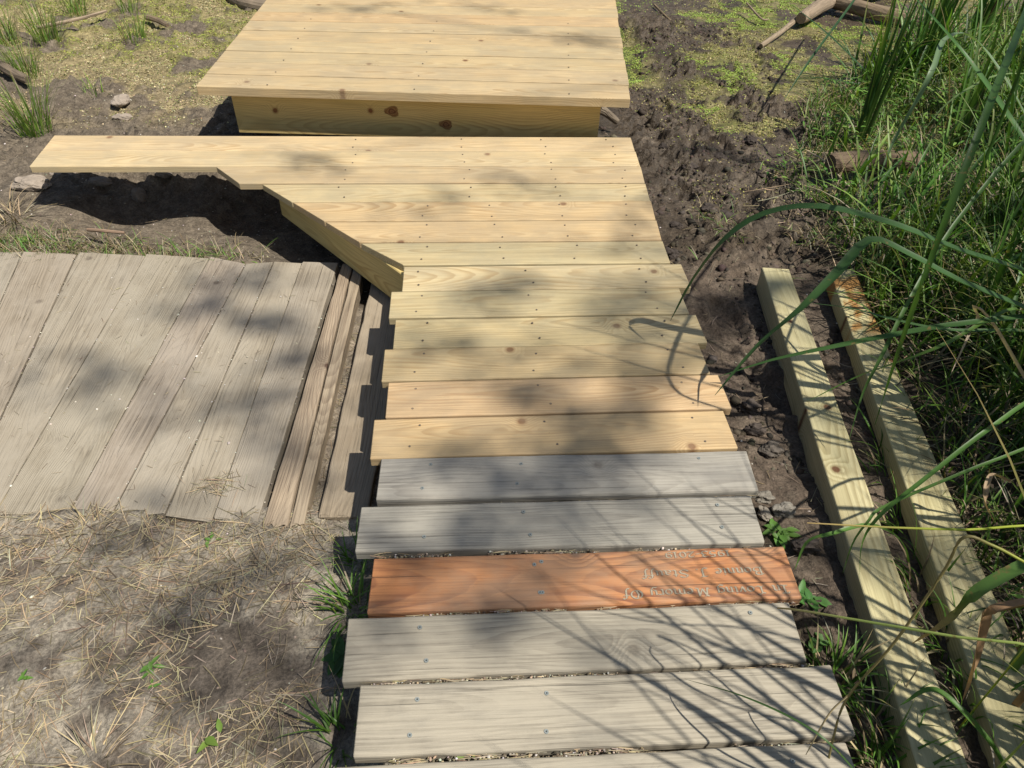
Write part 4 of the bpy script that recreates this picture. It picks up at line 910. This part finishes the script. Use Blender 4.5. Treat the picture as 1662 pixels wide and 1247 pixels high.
x = RNG.uniform(.75, 1.6, 30000); y = RNG.uniform(1.1, 3.4, 30000); k = (gz(x, y) < WZ)&(fbm(x, y, 5, 4, 23)+.2*ss(2.4, 1.5, y) > .42); P = np.stack([x[k], y[k], np.full(k.sum(), WZ)], 1)
V, F, cc = specks(P, RNG.uniform(.0025, .006, len(P)), pick([(.22, .27, .05), (.28, .30, .08), (.14, .18, .03)], len(P), .2), .001, .02)
tag(npmesh('duckweed', V, F, M['speck'], col=cc), 'bright green duckweed floating on the strip of open water', 'duckweed', kind='stuff')

def sticks(P, L_, W_, col, z0=.003, tilt=.12, az=None):
    n = len(P); a_ = RNG.uniform(0, np.pi, n) if az is None else az
    d = np.stack([np.cos(a_), np.sin(a_), RNG.normal(0, tilt, n)], 1); s_ = np.stack([-np.sin(a_), np.cos(a_), 0*a_], 1)
    bnd = RNG.normal(0, .12, n)*L_; V = []
    for t in (-.5, -.17, .17, .5):
        c_ = P+d*(L_*t)[:, None]+s_*(bnd*(.25-t*t))[:, None]; c_[:, 2] = np.maximum(c_[:, 2], P[:, 2])+z0
        wk = W_*(1 if abs(t) < .3 else .6)
        V += [c_-s_*wk[:, None]/2, c_+np.array([0, 0, 1])*wk[:, None]*.4, c_+s_*wk[:, None]/2]
    V = np.stack(V, 1).reshape(-1, 3); base = (np.arange(n)*12)[:, None, None]+(np.arange(3)*3)[None, :, None]+np.arange(2)[None, None]
    F = np.stack([base, base+1, base+4, base+3], 3).reshape(-1, 4); return V, F, np.repeat(col, 12, axis=0)
def straw_d(x, y):
    g = ss(-.28, -.40, x)*ss(-1.79, -1.88, y)
    return g*(.06+.94*ss(.46, .62, fbm(x, y, 4, 3, 51)+.18*ss(-.5, -1.1, x)))
P = scatter(60000, -1.8, -.2, -3.0, -1.83, straw_d); n = min(len(P), 3300); P = P[:n]
V, F, cc = sticks(P, RNG.gamma(2.0, .017, n)+.012, RNG.uniform(.0008, .0026, n), np.clip(pick(STRAW, n, .18), .02, 1))
tag(npmesh('straw', V, F, M['straw'], col=cc), 'loose dry straw scattered over the left foreground soil', 'straw', kind='stuff')
def straw2(x, y):
    return .35*ss(-.36, -.38, x)*ss(-.30, -.34, -x*-1)*0+ss(.04, .01, np.abs(x+.385-(y+1.4)*.06))*ss(-.95, -1.1, y)*.9+.25*ss(-.24, -.26, x)*ss(-.36, -.30, x)*ss(-1.88, -1.95, y)+.10*ss(.5, .6, fbm(x, y, 6, 3, 9))*ss(-.4, -.8, x)*ss(-.7, -.4, y)+.12*(x > .7)*(x < 1.6)*ss(.5, .6, fbm(x, y, 6, 3, 10))*(y < .2)
P = scatter(60000, -2.2, 1.6, -2.6, .9, straw2); n = min(len(P), 3000); P = P[:n]
V, F, cc = sticks(P, RNG.gamma(2.0, .012, n)+.008, RNG.uniform(.0008, .002, n), np.clip(pick(STRAW, n, .18)*.75, .02, 1))
tag(npmesh('chaff', V, F, M['straw'], col=cc), 'short broken straw lying in the joint and on the mud', 'straw', kind='stuff')
# litter on top of the old plank walkway
n = 230; P = np.stack([RNG.uniform(-1.8, -.42, n), RNG.uniform(-1.85, -.72, n), np.full(n, ZT+.002)], 1)
V, F, cc = sticks(P, RNG.uniform(.006, .03, n), RNG.uniform(.0006, .0014, n), np.clip(pick(STRAW+[(.14, .09, .06)], n, .2), .02, 1), z0=.0008, tilt=.02)
tag(npmesh('chaff', V, F, M['straw'], col=cc), 'fine bits of straw on the old plank walkway', 'straw', kind='stuff')
n = 70; a_ = RNG.normal(0, .035, (n, 2)); P = np.stack([-.66+a_[:, 0], -1.76+a_[:, 1]*.7, np.full(n, ZT+.003)], 1)
V, F, cc = sticks(P, RNG.uniform(.02, .07, n), RNG.uniform(.0007, .0015, n), np.clip(pick(STRAW, n, .2), .02, 1), z0=.001, tilt=.08)
tag(npmesh('straw_wisp', V, F, M['straw'], col=cc), 'small wisp of straw on the front of the plank walkway', 'straw wisp')

def stones(P, r, col, flat=.6):
    """irregular low-poly pebbles"""
    n = len(P); ico = np.array([(0, 0, 1), (.89, 0, .45), (.28, .85, .45), (-.72, .53, .45), (-.72, -.53, .45), (.28, -.85, .45), (.72, .53, -.45), (-.28, .85, -.45), (-.89, 0, -.45), (-.28, -.85, -.45), (.72, -.53, -.45), (0, 0, -1)])
    fc = np.array([(0, 1, 2), (0, 2, 3), (0, 3, 4), (0, 4, 5), (0, 5, 1), (1, 6, 2), (2, 7, 3), (3, 8, 4), (4, 9, 5), (5, 10, 1), (2, 6, 7), (3, 7, 8), (4, 8, 9), (5, 9, 10), (1, 10, 6)])
    V = ico[None]*(r[:, None, None])*(1+RNG.normal(0, .22, (n, 12, 1)))*np.array([1, 1, flat])
    a_ = RNG.uniform(0, 6.28, n); c_, s_ = np.cos(a_), np.sin(a_); st = RNG.uniform(.7, 1.5, n)
    x = V[:, :, 0]*st[:, None]; y = V[:, :, 1]; V[:, :, 0], V[:, :, 1] = x*c_[:, None]-y*s_[:, None], x*s_[:, None]+y*c_[:, None]
    V = (V+P[:, None]).reshape(-1, 3); F = ((np.arange(n)*12)[:, None, None]+fc[None]).reshape(-1, 3)
    return V, F, np.repeat(col, 12, axis=0)
# pebbles and chaff filling the gaps between the old planks
PB = []; 
for i in range(len(OB)-1):
    yl = (OB[i][2][1]+OB[i+1][0][1])/2; yr = (OB[i][3][1]+OB[i+1][1][1])/2; n = 420
    xs = RNG.uniform(-.2, .69, n); fill = vn(xs*9, xs*0+i*3.1, 5); t = (xs+.21)/.91
    k = fill > .25; xs = xs[k]; t = t[k]; zf = np.minimum(-.012, -.030+.026*vn(xs*5, xs*0+i, 8)+RNG.uniform(-.006, .006, len(xs)))
    PB.append(np.stack([xs, yl+(yr-yl)*t+RNG.normal(0, .0035, len(xs)), zf], 1))
PB = np.concatenate(PB); n = len(PB)
V, F, cc = stones(PB, RNG.uniform(.001, .0032, n), np.clip(pick([(.32, .28, .21), (.5, .47, .42), (.20, .165, .12), (.36, .29, .19), (.14, .11, .08)], n, .2), .02, .9))
tag(npmesh('gravel', V, F, M['stone'], col=cc), 'pale grit packed in the gaps between the grey planks', 'gravel', kind='stuff')
q = PB[RNG.integers(0, n, 420)].copy(); q[:, 2] = np.minimum(q[:, 2]+.004, -.006)
V, F, cc = sticks(q, RNG.uniform(.01, .04, 420), RNG.uniform(.0008, .0018, 420), np.clip(pick(STRAW, 420, .2)*1.1, .02, 1), z0=.001, tilt=.02, az=RNG.normal(0, .08, 420))
tag(npmesh('chaff', V, F, M['straw'], col=cc), 'straw bits caught in the gaps between the grey planks', 'straw', kind='stuff')
# tiny white pebbles over soil, walkway and mud
n = 260; P1 = np.stack([RNG.uniform(-1.8, -.45, n), RNG.uniform(-1.85, -.72, n), np.full(n, ZT+.001)], 1)
sel = []                                       # grit gathers in the joints of the old planks
for k_ in range(330):
    (a0, a1) = lines[random.randint(2, 9)]; t = random.random(); sel.append((a0[0]*(1-t)+a1[0]*t+random.gauss(0, .002), a0[1]*(1-t)+a1[1]*t, ZT-.001))
P1 = np.concatenate([P1, np.array(sel)]); n1 = len(P1)
V, F, cc = stones(P1, RNG.uniform(.0008, .0026, n1)*np.where(RNG.uniform(0, 1, n1) < .08, 1.9, 1), np.clip(pick([(.48, .44, .36), (.38, .34, .26), (.3, .25, .19), (.55, .52, .45)], n1, .15), .02, .9))
tag(npmesh('grit', V, F, M['stone'], col=cc), 'pale grit lying on the old plank walkway', 'grit', kind='stuff')
P = scatter(14000, -2.6, 2.4, -2.7, 2.4, lambda x, y: (1-np.clip(veg(x, y)*2, 0, 1))*(.25+.75*(x < -.24))*np.where((x > -.26) & (x < .74) & (y < 0), 0, 1)*np.where((x > -2.0) & (x < -.38) & (y < -.68) & (y > -1.89), 0, 1)*.6); n = len(P)
V, F, cc = stones(P, RNG.uniform(.0012, .0045, n), np.clip(pick([(.30, .26, .2), (.2, .165, .125), (.48, .44, .38), (.14, .11, .09)], n, .2), .02, .9))
tag(npmesh('crumbs', V, F, M['stone'], col=cc), 'crumbs of dried soil and tiny shells scattered on the ground', 'soil crumbs', kind='stuff')
P = scatter(26000, .74, 2.0, -1.9, 2.6, lambda x, y: (1-np.clip(veg(x, y)*2, 0, 1))*ss(.45, .62, fbm(x, y, 6, 3, 61))*(1-.8*np.clip(masks(x, y)[4], 0, 1))*(.35+.65*ss(-.9, -.4, y)+.5*ss(.84, .76, x))); n = min(len(P), 4200); P = P[:n]
V, F, cc = stones(P, RNG.gamma(2.0, .0023, n)+.0015, np.clip(pick([(.055, .043, .032), (.075, .058, .043), (.10, .08, .06), (.04, .032, .025)], n, .2), .02, .9), .75)
tag(npmesh('mud_crumbs', V, F, M['stone'], col=cc), 'dark crumbs of mud thrown up beside the walkway', 'mud crumbs', kind='stuff')
P = scatter(26000, 1.2, 4.0, -2.6, 2.2, lambda x, y: np.clip(veg(x, y)*1.5, 0, 1)*.5+.15*ss(.5, .6, fbm(x, y, 5, 3, 71))*(x > 1.2)*(y < .2)); n = min(len(P), 3200); P = P[:n]
V, F, cc = sticks(P, RNG.gamma(2.2, .035, n)+.03, RNG.uniform(.002, .006, n), np.clip(pick(STRAW, n, .2)*.85, .02, 1), z0=.01, tilt=.25)
tag(npmesh('dead_grass', V, F, M['straw'], col=cc), 'dead tan grass lying under the green on the right', 'dead grass', kind='stuff')
def clod(name, P, r, sq, col, label, cat, group=None, seed=1, sub=4, amp=.35, rot=0.0):
    import bmesh
    b = bmesh.new(); bmesh.ops.create_icosphere(b, subdivisions=sub, radius=1)
    V = np.array([v.co[:] for v in b.verts]); me_f = [tuple(v.index for v in f.verts) for f in b.faces]; b.free()
    k = fbm(V[:, 0]*1.0+seed*3.3+V[:, 2]*.7, V[:, 1]+V[:, 2]*.9, 1.6, 5, seed)-.5
    k2 = worley(V[:, 0]+V[:, 2]*.6, V[:, 1]-V[:, 2]*.5, 2.4, seed)[0]
    V = V*(1+k*amp*2-.22*amp*k2)[:, None]*np.array(sq)*r
    c_, s_ = math.cos(rot), math.sin(rot); V[:, :2] = np.stack([V[:, 0]*c_-V[:, 1]*s_, V[:, 0]*s_+V[:, 1]*c_], 1)
    o = npmesh(name, V, me_f, M['stone'], col=np.array(col)[None]*(1+.5*k[:, None])); o.location = P
    return tag(o, label, cat, group)
def put_clod(px_, py_, r, sq, col, label, seed, name='mud_clod', cat='clod', group='mud clods', up=.3, rot=0, amp=.35):
    x, y = ga(px_, py_, -.24 if px_ < 300 else -.15); z = float(gz(x, y)); return clod(name, (x, y, z+r*up), r, sq, col, label, cat, group, seed, rot=rot, amp=amp)
LC = (.30, .25, .20); DC = (.075, .06, .05); GC = (.20, .17, .14)
put_clod(203, 184, .050, (.85, 1.2, .5), LC, 'pale grey mud clod left of the platform front corner', 3)
put_clod(205, 208, .040, (1.3, .6, .45), LC, 'flat pale clod just below the larger one, above the long board', 4)
put_clod(105, 292, .045, (1.4, .8, .7), LC, 'largest clod in the row under the long board, left end', 5)
put_clod(60, 318, .055, (1.4, 1.0, .6), LC, 'pale cracked clod left of the row under the long board', 6)
put_clod(165, 300, .032, (1.5, .8, .7), GC, 'second clod of the row under the long board', 7)
put_clod(222, 308, .036, (.9, .8, 1.0), GC, 'upright clod in the row under the long board', 8)
put_clod(270, 292, .026, (1.4, .8, .7), GC, 'last small clod of the row under the long board', 9)
put_clod(1268, 842, .026, (1.3, .8, .8), (.21, .19, .16), 'rough grey clod beside the second grey plank right end', 10, rot=.2, amp=.5)
put_clod(1238, 815, .022, (1.2, .9, .7), (.19, .17, .14), 'smaller grey clod touching the first grey plank end', 11, amp=.5)
put_clod(1235, 850, .020, (1.0, 1.2, .7), (.24, .21, .17), 'pale clod below the small one at the plank end', 12, amp=.5)
put_clod(1225, 700, .024, (1.1, .9, .8), DC, 'dark clod at the end of the last new plank', 13, amp=.5)
put_clod(1215, 665, .028, (1.2, .9, .8), DC, 'dark lumpy clod right of the staggered new planks', 14, amp=.5)
put_clod(1250, 735, .026, (1.2, 1.1, .8), (.10, .085, .07), 'dark brown clod above the grey clods', 15, amp=.5)
put_clod(1300, 905, .026, (1.2, .9, .8), DC, 'dark clod between the weeds and the near timber', 16, amp=.5)
for k_, (px_, py_) in enumerate(((1080, 215), (1125, 250), (1175, 225), (1195, 300), (1150, 330), (1100, 360), (1240, 260), (1225, 200), (1090, 405), (1180, 350))):
    put_clod(px_, py_, random.uniform(.02, .036), (1.2, .9, .7), (.055, .044, .037), 'dark wet clod in the churned mud right of the walkway', 30+k_, group='dark wet mud clods', name='wet_clod', amp=.55, rot=random.uniform(0, 3), up=.15)

# ---------------------------------------------------------------- logs and sticks
def log(name, pts, r0, r1, mat, tint, label, cat='log', group=None, n=26, k=14, amp=.12, seed=1):
    P = np.array(pts, float); Q = np.vstack([2*P[0]-P[1], P, 2*P[-1]-P[-2]]); out = []
    for s in np.linspace(0, len(P)-1-1e-6, n):
        i = int(s); f = s-i; p0, p1, p2, p3 = Q[i:i+4]; out.append(.5*((2*p1)+(-p0+p2)*f+(2*p0-5*p1+4*p2-p3)*f*f+(-p0+3*p1-3*p2+p3)*f**3))
    C_ = np.array(out); T = np.gradient(C_, axis=0); T /= np.linalg.norm(T, axis=1)[:, None]; S = np.cross(T, (0, 0, 1.0)); S /= np.linalg.norm(S, axis=1)[:, None]; U = np.cross(S, T)
    V = []; W = []; ln = np.cumsum(np.r_[0, np.linalg.norm(np.diff(C_, axis=0), axis=1)]); off = seed*7.7
    for i in range(n):
        rr = r0+(r1-r0)*i/(n-1); e = 1.0
        if i in (0, n-1): e = .86
        for j in range(k):
            a_ = 2*math.pi*j/k; q = rr*e*(1+amp*2*(float(fbm(np.array([ln[i]*12+seed]), np.array([math.cos(a_)*1.5+math.sin(a_)*.9+9]), 1.0, 3, seed)[0])-.5))
            V.append(C_[i]+S[i]*q*math.cos(a_)+U[i]*q*math.sin(a_)); W.append((ln[i]+off, q*math.cos(a_), q*math.sin(a_)))
    F = [(i*k+j, i*k+(j+1) % k, (i+1)*k+(j+1) % k, (i+1)*k+j) for i in range(n-1) for j in range(k)]
    for e in (0, n-1): 
        V.append(C_[e]); W.append((ln[e]+off, 0, 0)); c0 = len(V)-1
        F += [(e*k+j, e*k+(j+1) % k, c0) for j in range(k)]
    org = C_.mean(0)
    o = npmesh(name, np.array(V), F, M[mat], col=np.tile(np.array(tint), (len(V), 1)), attrs={'wc': np.array(W)}, origin=org)
    bm_flip(o.data)
    return tag(o, label, cat, group)
def gp3(px_, py_, z, up=.0): return at(px_, py_, z)
log('log', [at(1348, 266, -.135), at(1390, 262, -.135), at(1440, 260, -.14), at(1500, 262, -.15)], .048, .042, 'bark', (.72, .62, .54), 'short thick dark log end lying at the foot of the weeds', group='logs', seed=2)
log('log', [at(1300, 30, -.22), at(1350, 2, -.20), at(1420, -15, -.18), at(1470, -30, -.18)], .045, .06, 'bark', (1.2, 1.1, 1.0), 'pale grey log crossing the top right behind the cattails', group='logs', seed=3)
log('log', [at(1330, -5, -.2), at(1440, 25, -.2), at(1540, 48, -.2), at(1662, 80, -.2), at(1760, 105, -.2)], .05, .055, 'bark', (.95, .85, .72), 'long fallen log running right under the cattail clumps', group='logs', seed=4)
log('log', [at(1235, 75, -.27), at(1270, 50, -.26), at(1300, 25, -.25), at(1330, 0, -.24)], .016, .020, 'bark', (1.2, 1.12, 1.0), 'pale thin broken log sloping down into the duckweed', group='logs', seed=5)
log('log', [at(1480, 95, -.22), at(1530, 92, -.21), at(1600, 75, -.2)], .022, .02, 'bark', (1.1, 1.0, .85), 'thin branch lying below the long fallen log', group='logs', seed=6)
log('log', [at(366, -12, -.23), at(395, 4, -.22), at(425, 12, -.22), at(470, 20, -.22)], .055, .05, 'bark', (.9, .85, .8), 'grey log poking out behind the platform left corner', group='logs', seed=7)
log('log', [at(972, 176, -.13), at(985, 184, -.16), at(1003, 199, -.2)], .026, .016, 'bark', (1.0, .95, .9), 'stubby root beside the platform right front corner', group='logs', seed=8)
log('stick', [at(1062, 8, -.30), at(1080, 26, -.30), at(1098, 42, -.31)], .009, .006, 'bark', (.9, .8, .6), 'bare stick leaning from the open water into the mud', 'stick', 'sticks', n=10, k=7, seed=9)
log('stick', [at(142, 373, -.17), at(170, 375, -.165), at(202, 378, -.17)], .008, .006, 'bark', (1.1, .9, .8), 'short brown stick on the mud above the plank walkway', 'stick', 'sticks', n=10, k=7, seed=10)
log('stick', [at(237, 28, -.2), at(255, 33, -.2), at(272, 42, -.2)], .018, .014, 'bark', (.8, .7, .6), 'stubby brown stick in the duckweed at the top left', 'stick', 'sticks', n=10, k=7, seed=11)
log('stick', [at(172, 18, -.18), at(130, 30, -.17), at(60, 45, -.17)], .008, .012, 'bark', (1.3, 1.2, 1.1), 'thin grey stick behind the top left grass clumps', 'stick', 'sticks', n=12, k=7, seed=12)
log('stick', [at(0, 105, -.15), at(20, 118, -.15), at(45, 130, -.16)], .03, .022, 'bark', (.7, .65, .6), 'dark stump of wood at the left edge by the grass', 'stick', 'sticks', n=10, k=8, seed=13)
log('stick', [at(1212, 5, -.22), at(1235, 30, -.26), at(1248, 32, -.27)], .008, .006, 'bark', (1.1, 1, .9), 'short grey stick lying on duckweed left of the thin log', 'stick', 'sticks', n=10, k=7, seed=14)
log('stick', [at(1310, 245, -.18), at(1340, 263, -.17), at(1375, 300, -.16), at(1405, 320, -.15)], .0035, .003, 'straw', (.5, .42, .28), 'dry curved stem in front of the short thick log', 'stick', 'sticks', n=12, k=6, seed=15)

# ---------------------------------------------------------------- tree that dapples the deck (outside the frame, up towards the sun)
def shade_tree():
    T0 = np.array([7.0, -3.3, float(gz(7.0, -3.3))])
    root = empty('shade_tree', T0, 'leafy tree standing right of the pond, its crown dappling the planks', 'tree')
    targets = [(790, 480, .10, .8), (735, 560, .13, .8), (860, 640, .12, .9), (905, 700, .10, .8), (1000, 600, .10, .6), (770, 750, .12, .8), (900, 830, .11, .9), (740, 830, .08, .7), (800, 905, .10, .8), (650, 900, .07, .6),
               (960, 760, .12, .8), (1000, 690, .08, .7), (765, 1000, .07, .9), (930, 1050, .08, .5), (620, 1000, .05, .5), (330, 470, .09, .8), (400, 430, .10, .9), (440, 500, .10, .9), (470, 560, .07, .7), (180, 590, .12, .6), (330, 640, .10, .5),
               (420, 620, .08, .8), (450, 690, .08, .6), (60, 560, .10, .4), (480, 290, .10, .45), (700, 330, .12, .35), (860, 300, .12, .45), (1010, 390, .10, .6), (1060, 335, .10, .5), (900, 110, .14, .35), (560, 90, .14, .35), (760, 60, .14, .3),
               (250, 830, .14, .5), (420, 900, .15, .6), (300, 1000, .14, .4), (120, 1050, .12, .4), (430, 1130, .12, .5), (1050, 480, .08, .5), (1080, 560, .10, .5), (980, 500, .08, .6), (1430, 700, .14, .7), (1480, 900, .14, .8), (1400, 560, .12, .5), (1540, 760, .16, .8), (1600, 520, .18, .8), (1560, 620, .16, .8), (1500, 350, .14, .5), (1600, 1050, .16, .8),
               (1380, 900, .12, .5), (1640, 380, .16, .6), (520, 760, .07, .5)]
    LV = []; BR = []; hh = {}
    for i, (px_, py_, r_, den) in enumerate(targets):
        z0 = 0 if 560 < px_ < 1280 else -.1
        g = at(px_, py_, z0); s = RNG.uniform(7.5, 9.0)/SUN[2]; c_ = g+SUN*s
        n_ = int(36*den*(r_/.1)**1.3); q = RNG.normal(0, 1, (n_, 3)); q /= np.linalg.norm(q, axis=1)[:, None]; q *= (RNG.uniform(0, 1, (n_, 1))**.6)*r_*1.3*np.array([1, 1, 1.6]); an = RNG.uniform(-.5, .7); st = q[:, 0]*.9; q = q*np.array([.55, .55, 1])+st[:, None]*np.array([math.cos(an), math.sin(an), 0])*1.2
        LV.append(c_+q); BR.append(c_)
    P = np.concatenate(LV); n_ = len(P)
    V, F, cc = leafs(P, RNG.uniform(0, 6.28, n_), RNG.uniform(-.9, .5, n_), RNG.uniform(.05, .085, n_), RNG.uniform(.025, .045, n_), np.clip(pick(GREEN, n_, .2), .01, 1))
    # fuller side of the crown, beyond the deck
    Q = RNG.normal(0, 1, (2600, 3))*np.array([1.2, 1.4, 1.2])+np.array([9.6, -4.2, 9.5]); 
    V2, F2, c2 = leafs(Q, RNG.uniform(0, 6.28, len(Q)), RNG.uniform(-.9, .5, len(Q)), RNG.uniform(.06, .1, len(Q)), RNG.uniform(.03, .05, len(Q)), np.clip(pick(GREEN, len(Q), .2), .01, 1))
    npmesh('crown', np.concatenate([V, V2])-T0, np.concatenate([F, F2+len(V)]), M['weed'], col=np.concatenate([cc, c2]), parent=root)
    V = []; F = []; W = []
    def limb(a_, b_, r0, r1, sag=.2, k=8, n=8):
        a_ = np.array(a_, float); b_ = np.array(b_, float); base = len(V)
        for i in range(n+1):
            t = i/n; c_ = a_*(1-t)+b_*t; c_[2] += sag*math.sin(math.pi*t); rr = r0+(r1-r0)*t
            d_ = (b_-a_)/np.linalg.norm(b_-a_); s_ = np.cross(d_, (.3, .9, .2)); s_ /= np.linalg.norm(s_); u_ = np.cross(d_, s_)
            for j in range(k):
                aa = 2*math.pi*j/k; V.append(c_+s_*rr*math.cos(aa)+u_*rr*math.sin(aa)); W.append((t*3, rr*math.cos(aa), rr*math.sin(aa)))
        for i in range(n):
            for j in range(k): F.append((base+i*k+j, base+i*k+(j+1) % k, base+(i+1)*k+(j+1) % k, base+(i+1)*k+j))
    top = np.array([6.9, -3.3, 8.0]); limb(T0-np.array([0, 0, .2]), top, .19, .11, 0, 12, 14); limb(top, (7.6, -3.5, 10.4), .1, .03); hub = np.array([5.6, -2.6, 8.9]); limb(top, hub, .07, .03)
    hub2 = np.array([5.4, -3.9, 8.7]); limb(top, hub2, .07, .03)
    for b_ in BR[::2]:
        h_ = hub if b_[1] > -3.2 else hub2; limb(h_, b_, .012, .004, .15, 5, 5)
    npmesh('trunk', np.array(V)-T0, F, M['bark'], col=np.tile(np.array([.8, .75, .7]), (len(V), 1)), attrs={'wc': np.array(W)}, parent=root)
shade_tree()
